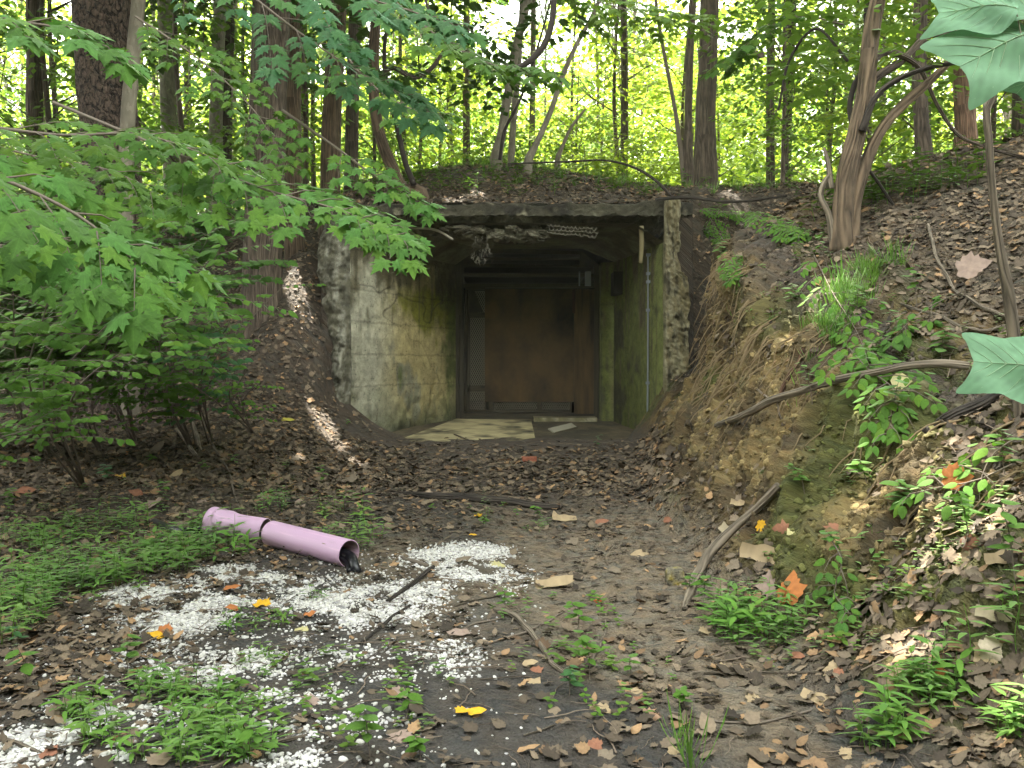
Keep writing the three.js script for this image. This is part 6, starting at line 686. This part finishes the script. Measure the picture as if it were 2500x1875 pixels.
shrub('ovate-leaved shrub at the far left with a flat spray of leaves under the maple', 205, 1180, [[30, 700, 5.2], [120, 720, 5], [220, 700, 5.1], [310, 740, 5.2], [400, 790, 5.5], [-60, 760, 5.2]], { seed: 3, size: 0.105, k: 1.2, tw: 15 });
shrub('yellowish-green shrub in the middle left, between the oak and the big ridged tree', 470, 1090, [[340, 560, 7], [430, 640, 7], [500, 700, 7], [540, 600, 7.4], [400, 780, 7], [300, 690, 7.2], [460, 840, 7]], { seed: 4, size: 0.1, k: 1.4, tw: 18, one: 220 });
shrub('dark bluish-leaved shrub at the foot of the big ridged tree', 520, 1080, [[500, 800, 8], [560, 790, 8], [600, 850, 8], [530, 870, 8]], { seed: 5, size: 0.11, mat: M.mapleTeal, tw: 8, one: 150 });
shrub('small-leaved shrub at the left of the bunker wall over the litter', 620, 1050, [[600, 900, 8.6], [640, 930, 8.6], [560, 940, 8.5], [440, 920, 8]], { seed: 6, size: 0.07, tw: 7, one: 120 });
shrub('shrub low at the left edge with toothed leaves', 20, 1180, [[40, 1010, 6], [-40, 980, 6], [90, 1040, 6]], { seed: 7, size: 0.1, tw: 6, one: 100 });
shrub('leafy shrub behind the maple branch at the left edge', 120, 1100, [[60, 480, 8], [160, 520, 8], [240, 450, 8.3], [0, 580, 8], [100, 640, 8], [330, 420, 8.4], [-60, 420, 8]], { seed: 8, size: 0.13, k: 1.8, tw: 20, one: 60, leaf: L.simple, mat: M.mapleDark });
shrub('tall shrub of layered ovate leaves before the foot of the fissured oak', 330, 1075, [[230, 620, 7.6], [330, 560, 7.8], [400, 640, 7.6], [180, 700, 7.4], [290, 760, 7.4], [420, 520, 8]], { seed: 9, size: 0.11, k: 1.7, tw: 20, one: 80 });
shrub('bright maple-leaved shrub between the oak and the pale mottled trunk', 420, 1040, [[380, 420, 9], [460, 480, 9], [520, 560, 9], [560, 480, 9.2], [440, 620, 8.8], [590, 640, 9]], { seed: 10, size: 0.13, k: 1.8, tw: 20, one: 60, leaf: L.simple, mat: M.maple });
shrub('wide leafy shrub filling the left edge behind the other shrubs', 60, 1050, [[-40, 640, 9], [60, 600, 9.4], [150, 640, 9], [40, 760, 8.8], [130, 800, 8.6], [220, 830, 8.6]], { seed: 11, size: 0.12, k: 1.8, tw: 20, one: 60, mat: M.mapleDark });
shrub('low yellow-green shrub under the fissured oak', 250, 1100, [[180, 880, 8], [260, 860, 8], [340, 900, 8], [300, 820, 8.4], [120, 920, 8]], { seed: 12, size: 0.085, k: 1, tw: 9, one: 80 });
shrub('spindly shrub with lit leaves on the slope beside the big ridged tree', 560, 960, [[520, 700, 11], [580, 640, 11.4], [560, 780, 11], [480, 640, 11], [690, 700, 12]], { seed: 13, size: 0.1, k: 1.1, tw: 8, one: 60 });
spray('maple_branch', 'shaded maple branch crossing the fissured oak at mid height', 'branch', [A(-150, 320, 7), A(80, 380, 7), A(280, 420, 7), A(420, 500, 7)], { size: 0.12, gap: 0.13, twig: 0.8, seed: 17, droop: 0.35, mat: M.mapleDark, up: V(0, 1, 0.5), one: 80 });
spray('maple_branch', 'maple branch with drooping leaves low over the left shrubs', 'branch', [A(-250, 620, 4.6), A(0, 600, 4.7), A(200, 640, 4.8), A(360, 720, 4.8)], { size: 0.11, gap: 0.11, twig: 0.6, seed: 18, droop: 0.5, up: V(0.1, 1, 0.5), one: 120 });
// tulip-tree leaves close to the lens on the right
{
  const mk = (name, label, D, stem, leaves) => { const b = A(stem[0][0], stem[0][1], D), t = thing(name, label, 'branch', b); mesh('twig', limb(stem.map(([x, y]) => A(x, y, D).sub(b)), stem.map((_, i) => lerp(0.004, 0.002, i / stem.length)), { radial: 6, step: 0.04 }), M.pale, t); for (const [sx, sy, tx, ty, dz, wid, ux1, uy1, bend] of leaves) { const p = A(sx, sy, D).sub(b), q = A(tx, ty, D + dz).sub(b), d = q.clone().sub(p), s = d.length() / 0.8; const m = mesh('leaf', L.tulip, M.tulip, t); mesh('vein', tulipVeins, M.tulipVein, m); m.applyMatrix4(leafMatrix(p, d, V(ux1, uy1, 0.8), s, wid)); const l = limb([A(stem[stem.length - 1][0], stem[stem.length - 1][1], D).sub(b), p], [0.0015, 0.0015], { radial: 5 }); mesh('leaf_stalk', l, M.pale, t); } return t; };
  mk('tulip_branch', 'large tulip-tree leaves, bluish with painted sky glare, close up in the top right corner', 1.7, [[2620, -60], [2540, 60], [2500, 120]], [[2480, 20, 2300, 5, 0.05, 0.7, -0.1, 0.4], [2530, 80, 2360, 130, -0.02, 1.0, -0.2, 0.4], [2520, 40, 2440, -60, 0.06, 0.9, 0, 0.6], [2580, 130, 2490, 215, 0, 0.8, 0.1, 0.5], [2540, 20, 2540, -80, 0.03, 0.8, 0, 0.6]]);
  mk('tulip_branch', 'single big tulip-tree leaf, bluish with painted sky glare, close up at the right edge', 1.6, [[2700, 960], [2620, 930], [2590, 905]], [[2560, 905, 2392, 868, 0.02, 0.9, 0.1, 0.35]]);
}
renderer.render(scene, camera);
